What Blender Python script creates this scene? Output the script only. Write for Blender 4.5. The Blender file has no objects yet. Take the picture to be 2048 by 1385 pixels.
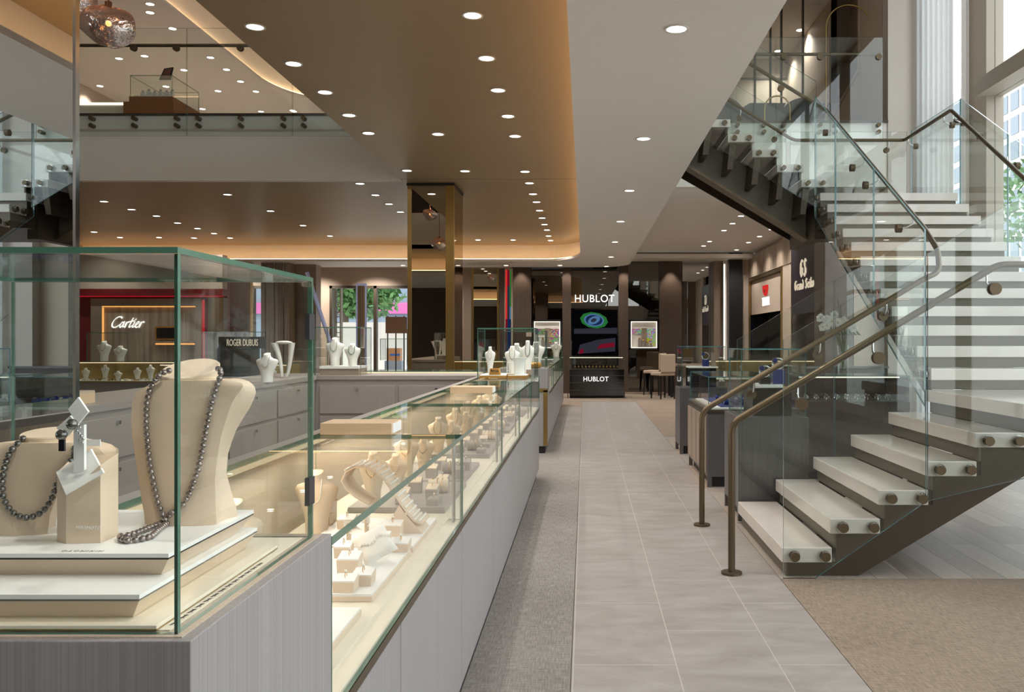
import bpy, math, random
from mathutils import Vector, Matrix
random.seed(7)
POW_T,POW_O,POW_R,POW_U,POW_C,POW_W,POW_K,SKY,EXPO = 52,66,54,80,4.2,55,34,2.7,0.4
S = bpy.context.scene
COL = S.collection
PI = math.pi
F, U0, V0, H = 1750.0, 1170.0, 680.0, 1.40      # focal length, principal point (2048 x 1385 frame), eye height

def P(x, y, Y):                 # a point at distance Y
    return Vector(((x-U0)/F*Y, Y, H+(V0-y)/F*Y))
def PZ(x, y, z):                # a point on the horizontal plane z
    Y = F*(z-H)/(V0-y)
    return Vector(((x-U0)/F*Y, Y, z))
def PX(x, y, X):                # a point on the plane X
    Y = F*X/(x-U0)
    return Vector((X, Y, H+(V0-y)/F*Y))

# ------------------------------------------------------------------ materials
def lin(c):
    return tuple(((v/255)/12.92 if v/255 <= .04045 else ((v/255+.055)/1.055)**2.4) for v in c)
M = {}
def newmat(name):
    m = bpy.data.materials.new(name); m.use_nodes = True
    nt = m.node_tree; nt.nodes.clear()
    out = nt.nodes.new('ShaderNodeOutputMaterial')
    M[name] = m
    return m, nt, out
def N(nt, t, **kw):
    n = nt.nodes.new(t)
    for k, v in kw.items(): setattr(n, k, v)
    return n
def pbr(name, col, rough=.5, metal=0, spec=.5, vary=0, scale=(8,8,8), bump=0, detail=4, coat=0, emit=None, es=0, sheen=0, alpha=1):
    m, nt, out = newmat(name)
    b = N(nt, 'ShaderNodeBsdfPrincipled')
    c = lin(col)
    b.inputs['Base Color'].default_value = (*c, 1)
    b.inputs['Roughness'].default_value = rough
    b.inputs['Metallic'].default_value = metal
    b.inputs['Specular IOR Level'].default_value = spec
    b.inputs['Coat Weight'].default_value = coat
    b.inputs['Coat Roughness'].default_value = .08
    if sheen: b.inputs['Sheen Weight'].default_value = sheen
    if emit:
        b.inputs['Emission Color'].default_value = (*lin(emit), 1)
        b.inputs['Emission Strength'].default_value = es
    nt.links.new(b.outputs[0], out.inputs[0])
    if vary or bump:
        g = N(nt, 'ShaderNodeNewGeometry'); mp = N(nt, 'ShaderNodeMapping')
        mp.inputs['Scale'].default_value = scale
        no = N(nt, 'ShaderNodeTexNoise'); no.inputs['Scale'].default_value = 1; no.inputs['Detail'].default_value = detail
        nt.links.new(g.outputs['Position'], mp.inputs[0]); nt.links.new(mp.outputs[0], no.inputs['Vector'])
        if vary:
            r = N(nt, 'ShaderNodeMapRange')
            r.inputs['From Min'].default_value = .3; r.inputs['From Max'].default_value = .7
            r.inputs['To Min'].default_value = 1-vary; r.inputs['To Max'].default_value = 1+vary
            mx = N(nt, 'ShaderNodeMix', data_type='RGBA', blend_type='MULTIPLY')
            mx.inputs[0].default_value = 1; mx.inputs[6].default_value = (*c, 1)
            nt.links.new(no.outputs[0], r.inputs[0]); nt.links.new(r.outputs[0], mx.inputs[7])
            nt.links.new(mx.outputs[2], b.inputs['Base Color'])
        if bump:
            bp = N(nt, 'ShaderNodeBump'); bp.inputs['Strength'].default_value = bump; bp.inputs['Distance'].default_value = .01
            nt.links.new(no.outputs[0], bp.inputs['Height']); nt.links.new(bp.outputs[0], b.inputs['Normal'])
    return m
def emis(name, col, st):
    m, nt, out = newmat(name)
    e = N(nt, 'ShaderNodeEmission'); e.inputs[0].default_value = (*lin(col), 1); e.inputs[1].default_value = st
    nt.links.new(e.outputs[0], out.inputs[0]); return m
def glassm(name, tint, ior=1.45, graze=.9):
    m, nt, out = newmat(name)
    t = N(nt, 'ShaderNodeBsdfTransparent'); t.inputs[0].default_value = (*tint, 1)
    g = N(nt, 'ShaderNodeBsdfGlossy'); g.inputs['Roughness'].default_value = .0; g.inputs[0].default_value = (1,1,1,1)
    lw = N(nt, 'ShaderNodeLayerWeight'); pw = N(nt, 'ShaderNodeMath', operation='POWER'); pw.inputs[1].default_value = 5
    f = N(nt, 'ShaderNodeMath', operation='MULTIPLY_ADD'); f0 = ((ior-1)/(ior+1))**2; f.inputs[1].default_value = graze*(1-f0); f.inputs[2].default_value = f0
    nt.links.new(lw.outputs['Facing'], pw.inputs[0]); nt.links.new(pw.outputs[0], f.inputs[0])
    mx = N(nt, 'ShaderNodeMixShader')
    nt.links.new(f.outputs[0], mx.inputs[0]); nt.links.new(t.outputs[0], mx.inputs[1]); nt.links.new(g.outputs[0], mx.inputs[2])
    nt.links.new(mx.outputs[0], out.inputs[0]); return m
glassm('glass', (.975,.988,.98), 1.38, .55)
glassm('stair_glass', (.955,.98,.972), 1.45)
glassm('window_glass', (.98,.99,.99), 1.3, .4)
pbr('glass_edge', (78,118,100), .12, 0, .8, coat=.6)
pbr('glass_edge_blue', (90,135,140), .12, 0, .8, coat=.6)
pbr('white_paint', (226,221,212), .6)
pbr('ceiling_paint', (244,240,234), .55, vary=.01)
pbr('taupe_paint', (196,178,160), .6, vary=.03, scale=(1.5,1.5,1.5))
pbr('wall_paint_grey', (200,191,182), .6)
pbr('pier_paint', (168,157,143), .5)
pbr('tray_bronze', (150,130,98), .42, vary=.03, scale=(.6,.6,.6))
pbr('bronze', (98,85,66), .38, .75)
pbr('bronze_dark', (72,62,50), .45, .5)
pbr('brass', (178,152,98), .28, 1)
pbr('chrome', (205,205,205), .1, 1)
pbr('steel_paint', (98,90,76), .4, .25)
pbr('stone_tread', (216,208,200), .12, 0, .5, vary=.03, scale=(6,6,6), coat=.3)
pbr('dark_wood', (60,48,40), .4, vary=.18, scale=(30,30,1.2))
pbr('hub_wood', (74,60,50), .45, vary=.12, scale=(40,40,2))
pbr('charcoal_wood', (84,80,80), .4, vary=.12, scale=(60,60,2.5))
pbr('taupe_wood', (150,132,116), .45, vary=.07, scale=(70,70,2))
pbr('grey_wood', (150,142,137), .4, vary=.06, scale=(150,150,2.2))
pbr('black_gloss', (16,15,15), .06, 0, .6, coat=.5)
pbr('black', (22,20,20), .5)
pbr('navy_sign', (38,33,44), .35)
pbr('leather', (224,202,176), .5, vary=.02, scale=(400,400,400), bump=.03)
pbr('leather_white', (240,236,228), .5, vary=.02, scale=(300,300,300))
pbr('cream', (232,222,202), .6, vary=.02, scale=(500,500,500))
pbr('white_board', (244,243,240), .4)
pbr('grey_board', (150,141,134), .5)
pbr('gold_board', (196,140,60), .35, .4)
pbr('pearl_dark', (140,128,124), .13, .75, .8, coat=1)
pbr('pearl_green', (110,108,104), .13, .75, .8, coat=1)
pbr('pearl_white', (240,236,226), .15, 0, .8, coat=1)
pbr('silver', (220,220,222), .15, 1)
pbr('gold', (214,170,96), .2, 1)
pbr('gem_black', (18,20,34), .1, 0, .8, coat=1)
pbr('gem_green', (96,130,104), .1, 0, .8, coat=1)
pbr('concrete', (128,118,108), .6, vary=.14, scale=(3,3,3), detail=8)
pbr('red', (120,22,30), .4)
pbr('watch_blue', (34,52,120), .25, .2, coat=.5)
pbr('watch_strap', (24,26,40), .4)
pbr('navy_fabric', (52,60,110), .7)
pbr('chair_fabric', (188,170,148), .7)
pbr('petal', (246,245,240), .5)
pbr('leaf', (66,88,46), .5)
pbr('foliage', (96,140,84), .7, vary=.25, scale=(9,9,9))
pbr('bark', (94,82,70), .8)
pbr('pave', (205,204,200), .8, vary=.1, scale=(3,3,3))
pbr('tower_wall', (198,196,190), .7)
pbr('tower_glass', (96,112,128), .15, 0, .8)
pbr('grey_facade', (120,134,150), .6)
pbr('magenta', (190,90,150), .6)
pbr('cardboard', (166,118,82), .7)
pbr('blue_tape', (40,90,170), .5)
pbr('brown_shade', (120,86,58), .5)
pbr('purple_glow', (96,90,160), .3)
pbr('lavender', (170,176,214), .2)
pbr('copper', (214,150,120), .06, 1)
pbr('book_red', (120,60,50), .5)
pbr('orange_wood', (150,92,44), .4, vary=.1, scale=(20,20,3))
pbr('light_wood', (206,180,146), .45, vary=.06, scale=(5,90,90))
pbr('desk', (54,52,54), .5)
emis('lamp_white', (255,246,232), 9)
emis('lamp_warm', (255,190,110), 14)
emis('cove_warm', (255,204,146), 9)
emis('cove_warm_up', (255,205,150), 7)
emis('sign_white', (255,250,244), .95)
emis('sign_cream', (255,236,205), .5)
emis('sign_red', (215,50,45), .7)
emis('led_white', (255,244,225), 1.1)
emis('led_case', (255,226,184), 1.0)
emis('led_cool', (235,240,255), 8)
emis('led_strip', (255,176,96), .9)
emis('red_glow', (200,26,40), .55)
emis('screen_black', (8,8,10), .5)
emis('screen_green', (54,150,72), 0.36)
emis('screen_blue', (96,140,190), 0.45)
emis('screen_dkblue', (40,60,110), 0.33)
emis('screen_red', (150,24,50), 0.39)
emis('screen_grey', (70,70,84), 0.33)

def wave(name, base, dark, scale, rough=.4):            # fine vertical pinstripe laminate
    m, nt, out = newmat(name)
    b = N(nt, 'ShaderNodeBsdfPrincipled'); b.inputs['Roughness'].default_value = rough
    g = N(nt, 'ShaderNodeNewGeometry'); mp = N(nt, 'ShaderNodeMapping'); mp.inputs['Scale'].default_value = (scale,scale,.6)
    no = N(nt, 'ShaderNodeTexNoise'); no.inputs['Scale'].default_value = 1; no.inputs['Detail'].default_value = 2
    cr = N(nt, 'ShaderNodeValToRGB')
    cr.color_ramp.elements[0].position = .38; cr.color_ramp.elements[0].color = (*lin(dark),1)
    cr.color_ramp.elements[1].position = .62; cr.color_ramp.elements[1].color = (*lin(base),1)
    nt.links.new(g.outputs['Position'], mp.inputs[0]); nt.links.new(mp.outputs[0], no.inputs['Vector'])
    nt.links.new(no.outputs[0], cr.inputs[0]); nt.links.new(cr.outputs[0], b.inputs['Base Color']); nt.links.new(b.outputs[0], out.inputs[0])
wave('laminate', (150,147,147), (136,132,130), 330)
wave('laminate_top', (196,180,160), (180,164,146), 330, .3)
wave('tudor_wood', (176,158,138), (146,130,112), 16)
wave('mosaic_brown', (120,96,66), (80,62,44), 60)

def tile_mat():
    m, nt, out = newmat('floor_tile')
    b = N(nt, 'ShaderNodeBsdfPrincipled'); b.inputs['Roughness'].default_value = .34; b.inputs['Specular IOR Level'].default_value = .45
    g = N(nt, 'ShaderNodeNewGeometry')
    mp = N(nt, 'ShaderNodeMapping'); mp.inputs['Scale'].default_value = (2.4,5.5,1)
    no = N(nt, 'ShaderNodeTexNoise'); no.inputs['Scale'].default_value = 1.3; no.inputs['Detail'].default_value = 9; no.inputs['Roughness'].default_value = .62; no.inputs['Distortion'].default_value = .4
    cr = N(nt, 'ShaderNodeValToRGB'); e = cr.color_ramp.elements
    e[0].position = .30; e[0].color = (*lin((136,129,122)),1); e[1].position = .66; e[1].color = (*lin((159,153,149)),1)
    nt.links.new(g.outputs['Position'], mp.inputs[0]); nt.links.new(mp.outputs[0], no.inputs['Vector']); nt.links.new(no.outputs[0], cr.inputs[0])
    # grout: bricks laid along Y
    m2 = N(nt, 'ShaderNodeMapping'); m2.inputs['Rotation'].default_value = (0,0,PI/2); m2.inputs['Location'].default_value = (-.22,.05,0)
    br = N(nt, 'ShaderNodeTexBrick'); br.inputs['Scale'].default_value = 1; br.inputs['Brick Width'].default_value = .886
    br.inputs['Row Height'].default_value = .443; br.inputs['Mortar Size'].default_value = .0022; br.inputs['Mortar Smooth'].default_value = .1; br.offset = .5
    nt.links.new(g.outputs['Position'], m2.inputs[0]); nt.links.new(m2.outputs[0], br.inputs['Vector'])
    mx = N(nt, 'ShaderNodeMix', data_type='RGBA'); mx.inputs[7].default_value = (*lin((186,180,172)),1)
    nt.links.new(br.outputs['Fac'], mx.inputs[0]); nt.links.new(cr.outputs[0], mx.inputs[6]); nt.links.new(mx.outputs[2], b.inputs['Base Color'])
    nt.links.new(b.outputs[0], out.inputs[0])
tile_mat()
def carpet(name, c1, c2):
    m, nt, out = newmat(name)
    b = N(nt, 'ShaderNodeBsdfPrincipled'); b.inputs['Roughness'].default_value = .95; b.inputs['Specular IOR Level'].default_value = .1
    g = N(nt, 'ShaderNodeNewGeometry')
    a = []
    for sc in ((160,14,1),(14,160,1),(1.2,1.2,1)):
        mp = N(nt, 'ShaderNodeMapping'); mp.inputs['Scale'].default_value = sc
        no = N(nt, 'ShaderNodeTexNoise'); no.inputs['Scale'].default_value = 1; no.inputs['Detail'].default_value = 3
        nt.links.new(g.outputs['Position'], mp.inputs[0]); nt.links.new(mp.outputs[0], no.inputs['Vector']); a.append(no)
    s = N(nt, 'ShaderNodeMath', operation='ADD'); nt.links.new(a[0].outputs[0], s.inputs[0]); nt.links.new(a[1].outputs[0], s.inputs[1])
    s2 = N(nt, 'ShaderNodeMath', operation='MULTIPLY_ADD'); nt.links.new(a[2].outputs[0], s2.inputs[0]); s2.inputs[1].default_value = .5; nt.links.new(s.outputs[0], s2.inputs[2])
    cr = N(nt, 'ShaderNodeValToRGB'); e = cr.color_ramp.elements
    e[0].position = .5; e[0].color = (*lin(c1),1); e[1].position = .95; e[1].color = (*lin(c2),1)
    dv = N(nt, 'ShaderNodeMath', operation='MULTIPLY'); dv.inputs[1].default_value = .6
    nt.links.new(s2.outputs[0], dv.inputs[0]); nt.links.new(dv.outputs[0], cr.inputs[0]); nt.links.new(cr.outputs[0], b.inputs['Base Color'])
    bp = N(nt, 'ShaderNodeBump'); bp.inputs['Strength'].default_value = .35; bp.inputs['Distance'].default_value = .004
    nt.links.new(s.outputs[0], bp.inputs['Height']); nt.links.new(bp.outputs[0], b.inputs['Normal'])
    nt.links.new(b.outputs[0], out.inputs[0])
carpet('carpet_grey', (104,98,93), (155,148,142))
carpet('carpet_brown', (104,92,80), (154,139,124))
def planks():
    m, nt, out = newmat('plank_floor')
    b = N(nt, 'ShaderNodeBsdfPrincipled'); b.inputs['Roughness'].default_value = .38
    g = N(nt, 'ShaderNodeNewGeometry')
    m2 = N(nt, 'ShaderNodeMapping'); m2.inputs['Rotation'].default_value = (0,0,PI/2)
    br = N(nt, 'ShaderNodeTexBrick'); br.inputs['Scale'].default_value = 1; br.inputs['Brick Width'].default_value = 1.5
    br.inputs['Row Height'].default_value = .19; br.inputs['Mortar Size'].default_value = .0025; br.offset = .37
    br.inputs['Color1'].default_value = (*lin((128,118,108)),1); br.inputs['Color2'].default_value = (*lin((158,148,138)),1); br.inputs['Mortar'].default_value = (*lin((84,76,68)),1)
    nt.links.new(g.outputs['Position'], m2.inputs[0]); nt.links.new(m2.outputs[0], br.inputs['Vector'])
    mp = N(nt, 'ShaderNodeMapping'); mp.inputs['Scale'].default_value = (40,2,1)
    no = N(nt, 'ShaderNodeTexNoise'); no.inputs['Scale'].default_value = 1; no.inputs['Detail'].default_value = 6
    nt.links.new(g.outputs['Position'], mp.inputs[0]); nt.links.new(mp.outputs[0], no.inputs['Vector'])
    r = N(nt, 'ShaderNodeMapRange'); r.inputs['To Min'].default_value = .78; r.inputs['To Max'].default_value = 1.2
    mx = N(nt, 'ShaderNodeMix', data_type='RGBA', blend_type='MULTIPLY'); mx.inputs[0].default_value = 1
    nt.links.new(no.outputs[0], r.inputs[0]); nt.links.new(br.outputs['Color'], mx.inputs[6]); nt.links.new(r.outputs[0], mx.inputs[7])
    nt.links.new(mx.outputs[2], b.inputs['Base Color']); nt.links.new(b.outputs[0], out.inputs[0])
planks()
def mirror(name, col, rough=0.0):
    m, nt, out = newmat(name)
    g = N(nt, 'ShaderNodeBsdfGlossy'); g.inputs[0].default_value = (*col,1); g.inputs['Roughness'].default_value = rough
    nt.links.new(g.outputs[0], out.inputs[0])
mirror('mirror', (.66,.68,.70))
mirror('mirror_bronze', (.62,.55,.45))
mirror('mirror_dark', (.14,.13,.12))
def curtain_mat():
    m, nt, out = newmat('sheer')
    d = N(nt, 'ShaderNodeBsdfDiffuse'); d.inputs[0].default_value = (.86,.86,.86,1)
    t = N(nt, 'ShaderNodeBsdfTranslucent'); t.inputs[0].default_value = (.86,.87,.88,1)
    mx = N(nt, 'ShaderNodeMixShader'); mx.inputs[0].default_value = .5
    nt.links.new(d.outputs[0], mx.inputs[1]); nt.links.new(t.outputs[0], mx.inputs[2]); nt.links.new(mx.outputs[0], out.inputs[0])
curtain_mat()
def confetti():
    m, nt, out = newmat('graffiti_print')
    b = N(nt, 'ShaderNodeEmission'); b.inputs[1].default_value = .75
    g = N(nt, 'ShaderNodeNewGeometry'); v = N(nt, 'ShaderNodeTexVoronoi'); v.inputs['Scale'].default_value = 6.5
    no = N(nt, 'ShaderNodeTexNoise'); no.inputs['Scale'].default_value = 5
    ad = N(nt, 'ShaderNodeVectorMath', operation='ADD')
    h = N(nt, 'ShaderNodeHueSaturation'); h.inputs['Saturation'].default_value = 1.3; h.inputs['Value'].default_value = .5
    nt.links.new(g.outputs['Position'], ad.inputs[0]); nt.links.new(no.outputs['Color'], ad.inputs[1]); nt.links.new(ad.outputs[0], v.inputs['Vector'])
    nt.links.new(v.outputs['Color'], h.inputs['Color']); nt.links.new(h.outputs[0], b.inputs[0]); nt.links.new(b.outputs[0], out.inputs[0])
confetti()

# ------------------------------------------------------------------ mesh builder
class MB:
    def __init__(s): s.v=[]; s.f=[]; s.m=[]; s.sm=[]; s.mats=[]
    def mi(s, mat):
        if mat not in s.mats: s.mats.append(mat)
        return s.mats.index(mat)
    def add(s, vs, fs, mat, smooth=False):
        b=len(s.v); s.v += [tuple(v) for v in vs]; k=s.mi(mat)
        for f in fs: s.f.append(tuple(b+i for i in f)); s.m.append(k); s.sm.append(smooth)
        return s
    def box(s, x0,x1,y0,y1,z0,z1, mat):
        x0,x1=sorted((x0,x1)); y0,y1=sorted((y0,y1)); z0,z1=sorted((z0,z1))
        vs=[(x,y,z) for z in (z0,z1) for y in (y0,y1) for x in (x0,x1)]
        return s.add(vs,[(0,2,3,1),(4,5,7,6),(0,1,5,4),(2,6,7,3),(0,4,6,2),(1,3,7,5)],mat)
    def pane(s, x0,x1,y0,y1,z0,z1, mat='glass', edge='glass_edge'):   # a box whose narrow faces are the green edge
        x0,x1=sorted((x0,x1)); y0,y1=sorted((y0,y1)); z0,z1=sorted((z0,z1))
        d=[x1-x0,y1-y0,z1-z0]; t=d.index(min(d))
        vs=[(x,y,z) for z in (z0,z1) for y in (y0,y1) for x in (x0,x1)]
        fs=[((0,2,3,1),2),((4,5,7,6),2),((0,1,5,4),1),((2,6,7,3),1),((0,4,6,2),0),((1,3,7,5),0)]
        for f,a in fs: s.add([],[],mat); s.f.append(tuple(len(s.v)+i for i in f)); s.m.append(s.mi(mat if a==t else edge)); s.sm.append(False)
        s.v += vs
        return s
    def prism(s, poly, a, b, axis, mat, edge=None):      # poly 2D extruded along an axis from a to b
        def mk(p,t):
            if axis=='y': return (p[0],t,p[1])
            if axis=='x': return (t,p[0],p[1])
            return (p[0],p[1],t)
        n=len(poly); ar=sum(poly[i][0]*poly[(i+1)%n][1]-poly[(i+1)%n][0]*poly[i][1] for i in range(n))
        pl=list(poly) if (ar>0) else list(poly)[::-1]
        if axis=='y': pl=pl[::-1]
        a,b=sorted((a,b)); o=len(s.v)
        s.v += [mk(p,a) for p in pl]+[mk(p,b) for p in pl]
        k=s.mi(mat); ke=s.mi(edge or mat)
        s.f.append(tuple(o+i for i in reversed(range(n)))); s.m.append(k); s.sm.append(False)
        s.f.append(tuple(o+n+i for i in range(n))); s.m.append(k); s.sm.append(False)
        for i in range(n):
            j=(i+1)%n; s.f.append((o+i,o+j,o+n+j,o+n+i)); s.m.append(ke); s.sm.append(False)
        return s
    def tube(s, pts, r, mat, n=10, cap=True):
        pts=[Vector(p) for p in pts]; rs=r if isinstance(r,(list,tuple)) else [r]*len(pts)
        rings=[]; up=None
        for i,p in enumerate(pts):
            if i==0: t=pts[1]-p
            elif i==len(pts)-1: t=p-pts[i-1]
            else: t=(pts[i+1]-p).normalized()+(p-pts[i-1]).normalized()
            t.normalize()
            if up is None: up=Vector((0,0,1)) if abs(t.z)<.9 else Vector((1,0,0))
            a=t.cross(up)
            if a.length<1e-4: a=t.cross(Vector((0,1,0)))
            a.normalize(); b=a.cross(t).normalized(); up=b
            rings.append([p+(a*math.cos(2*PI*k/n)+b*math.sin(2*PI*k/n))*rs[i] for k in range(n)])
        vs=[v for q in rings for v in q]; fs=[]
        for i in range(len(pts)-1):
            for k in range(n):
                fs.append((i*n+k,i*n+(k+1)%n,(i+1)*n+(k+1)%n,(i+1)*n+k))
        s.add(vs,fs,mat,True)
        if cap: s.add(rings[0],[tuple(range(n))],mat); s.add(rings[-1],[tuple(reversed(range(n)))],mat)
        return s
    def cyl(s, a, b, r, mat, n=20): return s.tube([a,b],r,mat,n)
    def sph(s, c, r, mat, n=12, m=8, sc=(1,1,1)):
        vs=[];fs=[]
        for i in range(m+1):
            t=PI*i/m
            for k in range(n):
                q=2*PI*k/n; vs.append((c[0]+r*sc[0]*math.sin(t)*math.cos(q),c[1]+r*sc[1]*math.sin(t)*math.sin(q),c[2]+r*sc[2]*math.cos(t)))
        for i in range(m):
            for k in range(n): fs.append((i*n+k,(i+1)*n+k,(i+1)*n+(k+1)%n,i*n+(k+1)%n))
        return s.add(vs,fs,mat,True)
    def loft(s, rings, mat, smooth=True, cap=True, closed=True):
        n=len(rings[0]); vs=[v for q in rings for v in q]; fs=[]
        for i in range(len(rings)-1):
            for k in range(n if closed else n-1): fs.append((i*n+k,i*n+(k+1)%n,(i+1)*n+(k+1)%n,(i+1)*n+k))
        s.add(vs,fs,mat,smooth)
        if cap: s.add(rings[0],[tuple(reversed(range(n)))],mat); s.add(rings[-1],[tuple(range(n))],mat)
        return s
    def lathe(s, c, prof, mat, n=24):
        rings=[[(c[0]+r*math.cos(2*PI*k/n),c[1]+r*math.sin(2*PI*k/n),c[2]+z) for k in range(n)] for r,z in prof]
        return s.loft(rings,mat)
    def torus(s, c, R, r, mat, ax='x', n=20, m=8):
        pts=[]
        for k in range(n+1):
            q=2*PI*k/n
            o={'x':(0,math.cos(q),math.sin(q)),'y':(math.cos(q),0,math.sin(q)),'z':(math.cos(q),math.sin(q),0)}[ax]
            pts.append(Vector(c)+Vector(o)*R)
        return s.tube(pts,r,mat,m,False)
    def build(s, name, parent=None, bevel=0, **tg):
        L = parent_loc(parent)
        me=bpy.data.meshes.new(name)
        me.from_pydata([(v[0]-L[0],v[1]-L[1],v[2]-L[2]) for v in s.v],[],s.f)
        for k in s.mats: me.materials.append(M[k])
        me.polygons.foreach_set('material_index',s.m); me.polygons.foreach_set('use_smooth',s.sm); me.update()
        o=bpy.data.objects.new(name,me); COL.objects.link(o)
        if parent: o.parent=parent
        if bevel:
            b=o.modifiers.new('bevel','BEVEL'); b.width=bevel; b.segments=2; b.limit_method='ANGLE'
        tag(o,**tg); return o
def parent_loc(p):
    L=Vector((0,0,0))
    while p: L+=p.location; p=p.parent
    return L
def tag(o, label=None, cat=None, group=None, kind=None):
    if label: o['label']=label
    if cat: o['category']=cat
    if group: o['group']=group
    if kind: o['kind']=kind
    return o
def thing(name, loc, label, cat, group=None, kind=None):
    o=bpy.data.objects.new(name,None); COL.objects.link(o); o.location=loc; o.empty_display_size=.1
    return tag(o,label,cat,group,kind)
def copy_tree(o, parent=None):
    c=o.copy(); COL.objects.link(c)
    if parent: c.parent=parent
    for ch in [q for q in bpy.data.objects if q.parent==o]: copy_tree(ch,c)
    return c
def struct(name, mb, **k): return mb.build(name, kind='structure', **k)

def text_mesh(body, width, height=None, shear=0, depth=.01, mat='sign_white', bold=0, spacing=1):
    cu=bpy.data.curves.new('txt','FONT'); cu.body=body; cu.size=1; cu.extrude=.02; cu.shear=shear; cu.offset=bold; cu.space_character=spacing
    cu.align_x='CENTER'; cu.align_y='CENTER'; cu.resolution_u=4
    o=bpy.data.objects.new('txt',cu); COL.objects.link(o)
    dg=bpy.context.evaluated_depsgraph_get(); me=bpy.data.meshes.new_from_object(o.evaluated_get(dg))
    bpy.data.objects.remove(o)
    xs=[v.co.x for v in me.vertices]; ys=[v.co.y for v in me.vertices]
    cx,cy=(min(xs)+max(xs))/2,(min(ys)+max(ys))/2; sx=width/(max(xs)-min(xs)); sy=(height/(max(ys)-min(ys))) if height else sx
    for v in me.vertices: v.co=((v.co.x-cx)*sx,(v.co.y-cy)*sy,v.co.z*depth/.04)
    me.materials.clear(); me.materials.append(M[mat]); return me
def place_text(body, name, loc, parent, width, height=None, facing='-y', **k):
    me=text_mesh(body,width,height,**k); o=bpy.data.objects.new(name,me); COL.objects.link(o)
    L=parent_loc(parent); o.parent=parent; o.location=Vector(loc)-L
    o.rotation_euler={'-y':(PI/2,0,0),'-x':(PI/2,0,-PI/2),'+z':(0,0,0),'+z180':(0,0,PI),'+y':(PI/2,0,PI),'+x':(PI/2,0,PI/2)}[facing]
    return o
def nib(mb, strokes, ox, oz, s, put, mat, w=.16, ang=math.radians(40), thick=.012, thin=.25):
    # calligraphic pen: each stroke is a polyline in letter space swept with a slanted flat nib
    dx,dz=math.cos(ang)*w/2,math.sin(ang)*w/2
    nx,nz=-math.sin(ang)*w*thin/2,math.cos(ang)*w*thin/2
    for st in strokes:
        for a,b in zip(st[:-1],st[1:]):
            pts=[]
            for p in (a,b):
                for e in ((dx+nx,dz+nz),(-dx+nx,-dz+nz),(-dx-nx,-dz-nz),(dx-nx,dz-nz)): pts.append((p[0]+e[0],p[1]+e[1]))
            hull=convex(pts); n=len(hull)
            f=[put(ox+p[0]*s,oz+p[1]*s,0) for p in hull]; k=[put(ox+p[0]*s,oz+p[1]*s,thick) for p in hull]
            mb.add(f+k,[tuple(range(n)),tuple(reversed(range(n,2*n)))]+[(i,(i+1)%n,n+(i+1)%n,n+i) for i in range(n)],mat)
def convex(pts):
    pts=sorted(set((round(a,5),round(b,5)) for a,b in pts))
    def half(ps):
        h=[]
        for p in ps:
            while len(h)>1 and (h[-1][0]-h[-2][0])*(p[1]-h[-2][1])-(h[-1][1]-h[-2][1])*(p[0]-h[-2][0])<=0: h.pop()
            h.append(p)
        return h
    a=half(pts); b=half(pts[::-1]); return a[:-1]+b[:-1]
def spot(loc, power, size=1.6, blend=.7, col=(1,.945,.89), r=.04, rot=(0,0,0)):
    l=bpy.data.lights.new('spot_lamp','SPOT'); l.energy=power; l.spot_size=size; l.spot_blend=blend; l.color=col; l.shadow_soft_size=r
    o=bpy.data.objects.new('spot_lamp',l); COL.objects.link(o); o.location=loc; o.rotation_euler=rot; return o

# ================================================================== THE SETTING
XQ = 4.84
XW, XR = -12.0, 5.65          # left wall, right curtain wall
Z1, ZT, ZC, ZU, ZV = 3.25, 3.66, 3.62, 4.55, 7.5    # outer ceiling, tray ceiling, back-right ceiling, upper floor, top ceiling
YF, YE, YB = 12.3, 20.6, 23.6
struct('floor', MB().box(XW,XR,-6,12.9,-.10,-.012,'concrete').box(XW,XQ,12.9,24.5,-.10,-.012,'concrete'))
def fl(name,mb,label=None): return mb.build(name,kind='structure')
fl('floor_tile_strip', MB().box(-.057,1.142,-6,19.75,-.012,0,'floor_tile'))
fl('floor_carpet', MB().box(XW,-.06,-6,18.3,-.012,.001,'carpet_grey'))
fl('floor_carpet', MB().box(1.145,XR,-6,5.12,-.012,.001,'carpet_brown'))
fl('floor_planks', MB().box(1.145,XR,5.125,12.7,-.012,0,'plank_floor'))
fl('floor_carpet', MB().box(1.145,XQ,12.705,24.4,-.012,.001,'carpet_brown').box(-.06,1.142,19.76,24.4,-.012,.001,'carpet_brown').box(XW,-.063,18.31,24.4,-.012,.001,'carpet_brown'))
# walls
struct('wall_left', MB().box(XW-.2,XW,.8,24.5,0,ZV,'taupe_paint').box(XW-.2,XW,-6,.8,3.2,ZV,'taupe_paint').box(XW-.2,XW,-6,.8,0,.2,'taupe_paint'))
wv=MB()
for y in (-6,-4.3,-2.6,-.9,.75): wv.box(XW-.12,XW-.04,y,y+.05,.2,3.2,'bronze_dark')
wv=struct('added_window_left',wv); MB().box(XW-.09,XW-.08,-6,.8,.2,3.2,'window_glass').build('pane',wv)  # unseen window, added to let daylight in under the low ceiling
struct('wall_front', MB().box(XW,-.6,-6.2,-6,0,ZV,'dark_wood').box(-.6,XR,-6.2,-6,ZV-.3,ZV,'taupe_paint').box(-.6,XR,-6.2,-6,0,3.4,'taupe_wood').box(3.27,XR,-6.2,-6,3.4,ZV-.3,'taupe_paint'))
wf=MB()
for x in (-.6,1.3,3.2): wf.box(x,x+.07,-6.15,-6.02,3.4,ZV-.3,'bronze_dark')
wf=struct('added_window_front', wf); MB().box(-.6,3.2,-6.1,-6.08,3.4,ZV-.3,'window_glass').build('pane',wf)  # added clerestory behind the camera, feeds daylight into the stair void
wl=MB()
a=P(660,572,YB); b=P(813,735,YB)
wx0,wx1,wz1,wz0=a.x,-3.9,a.z,.35
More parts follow.
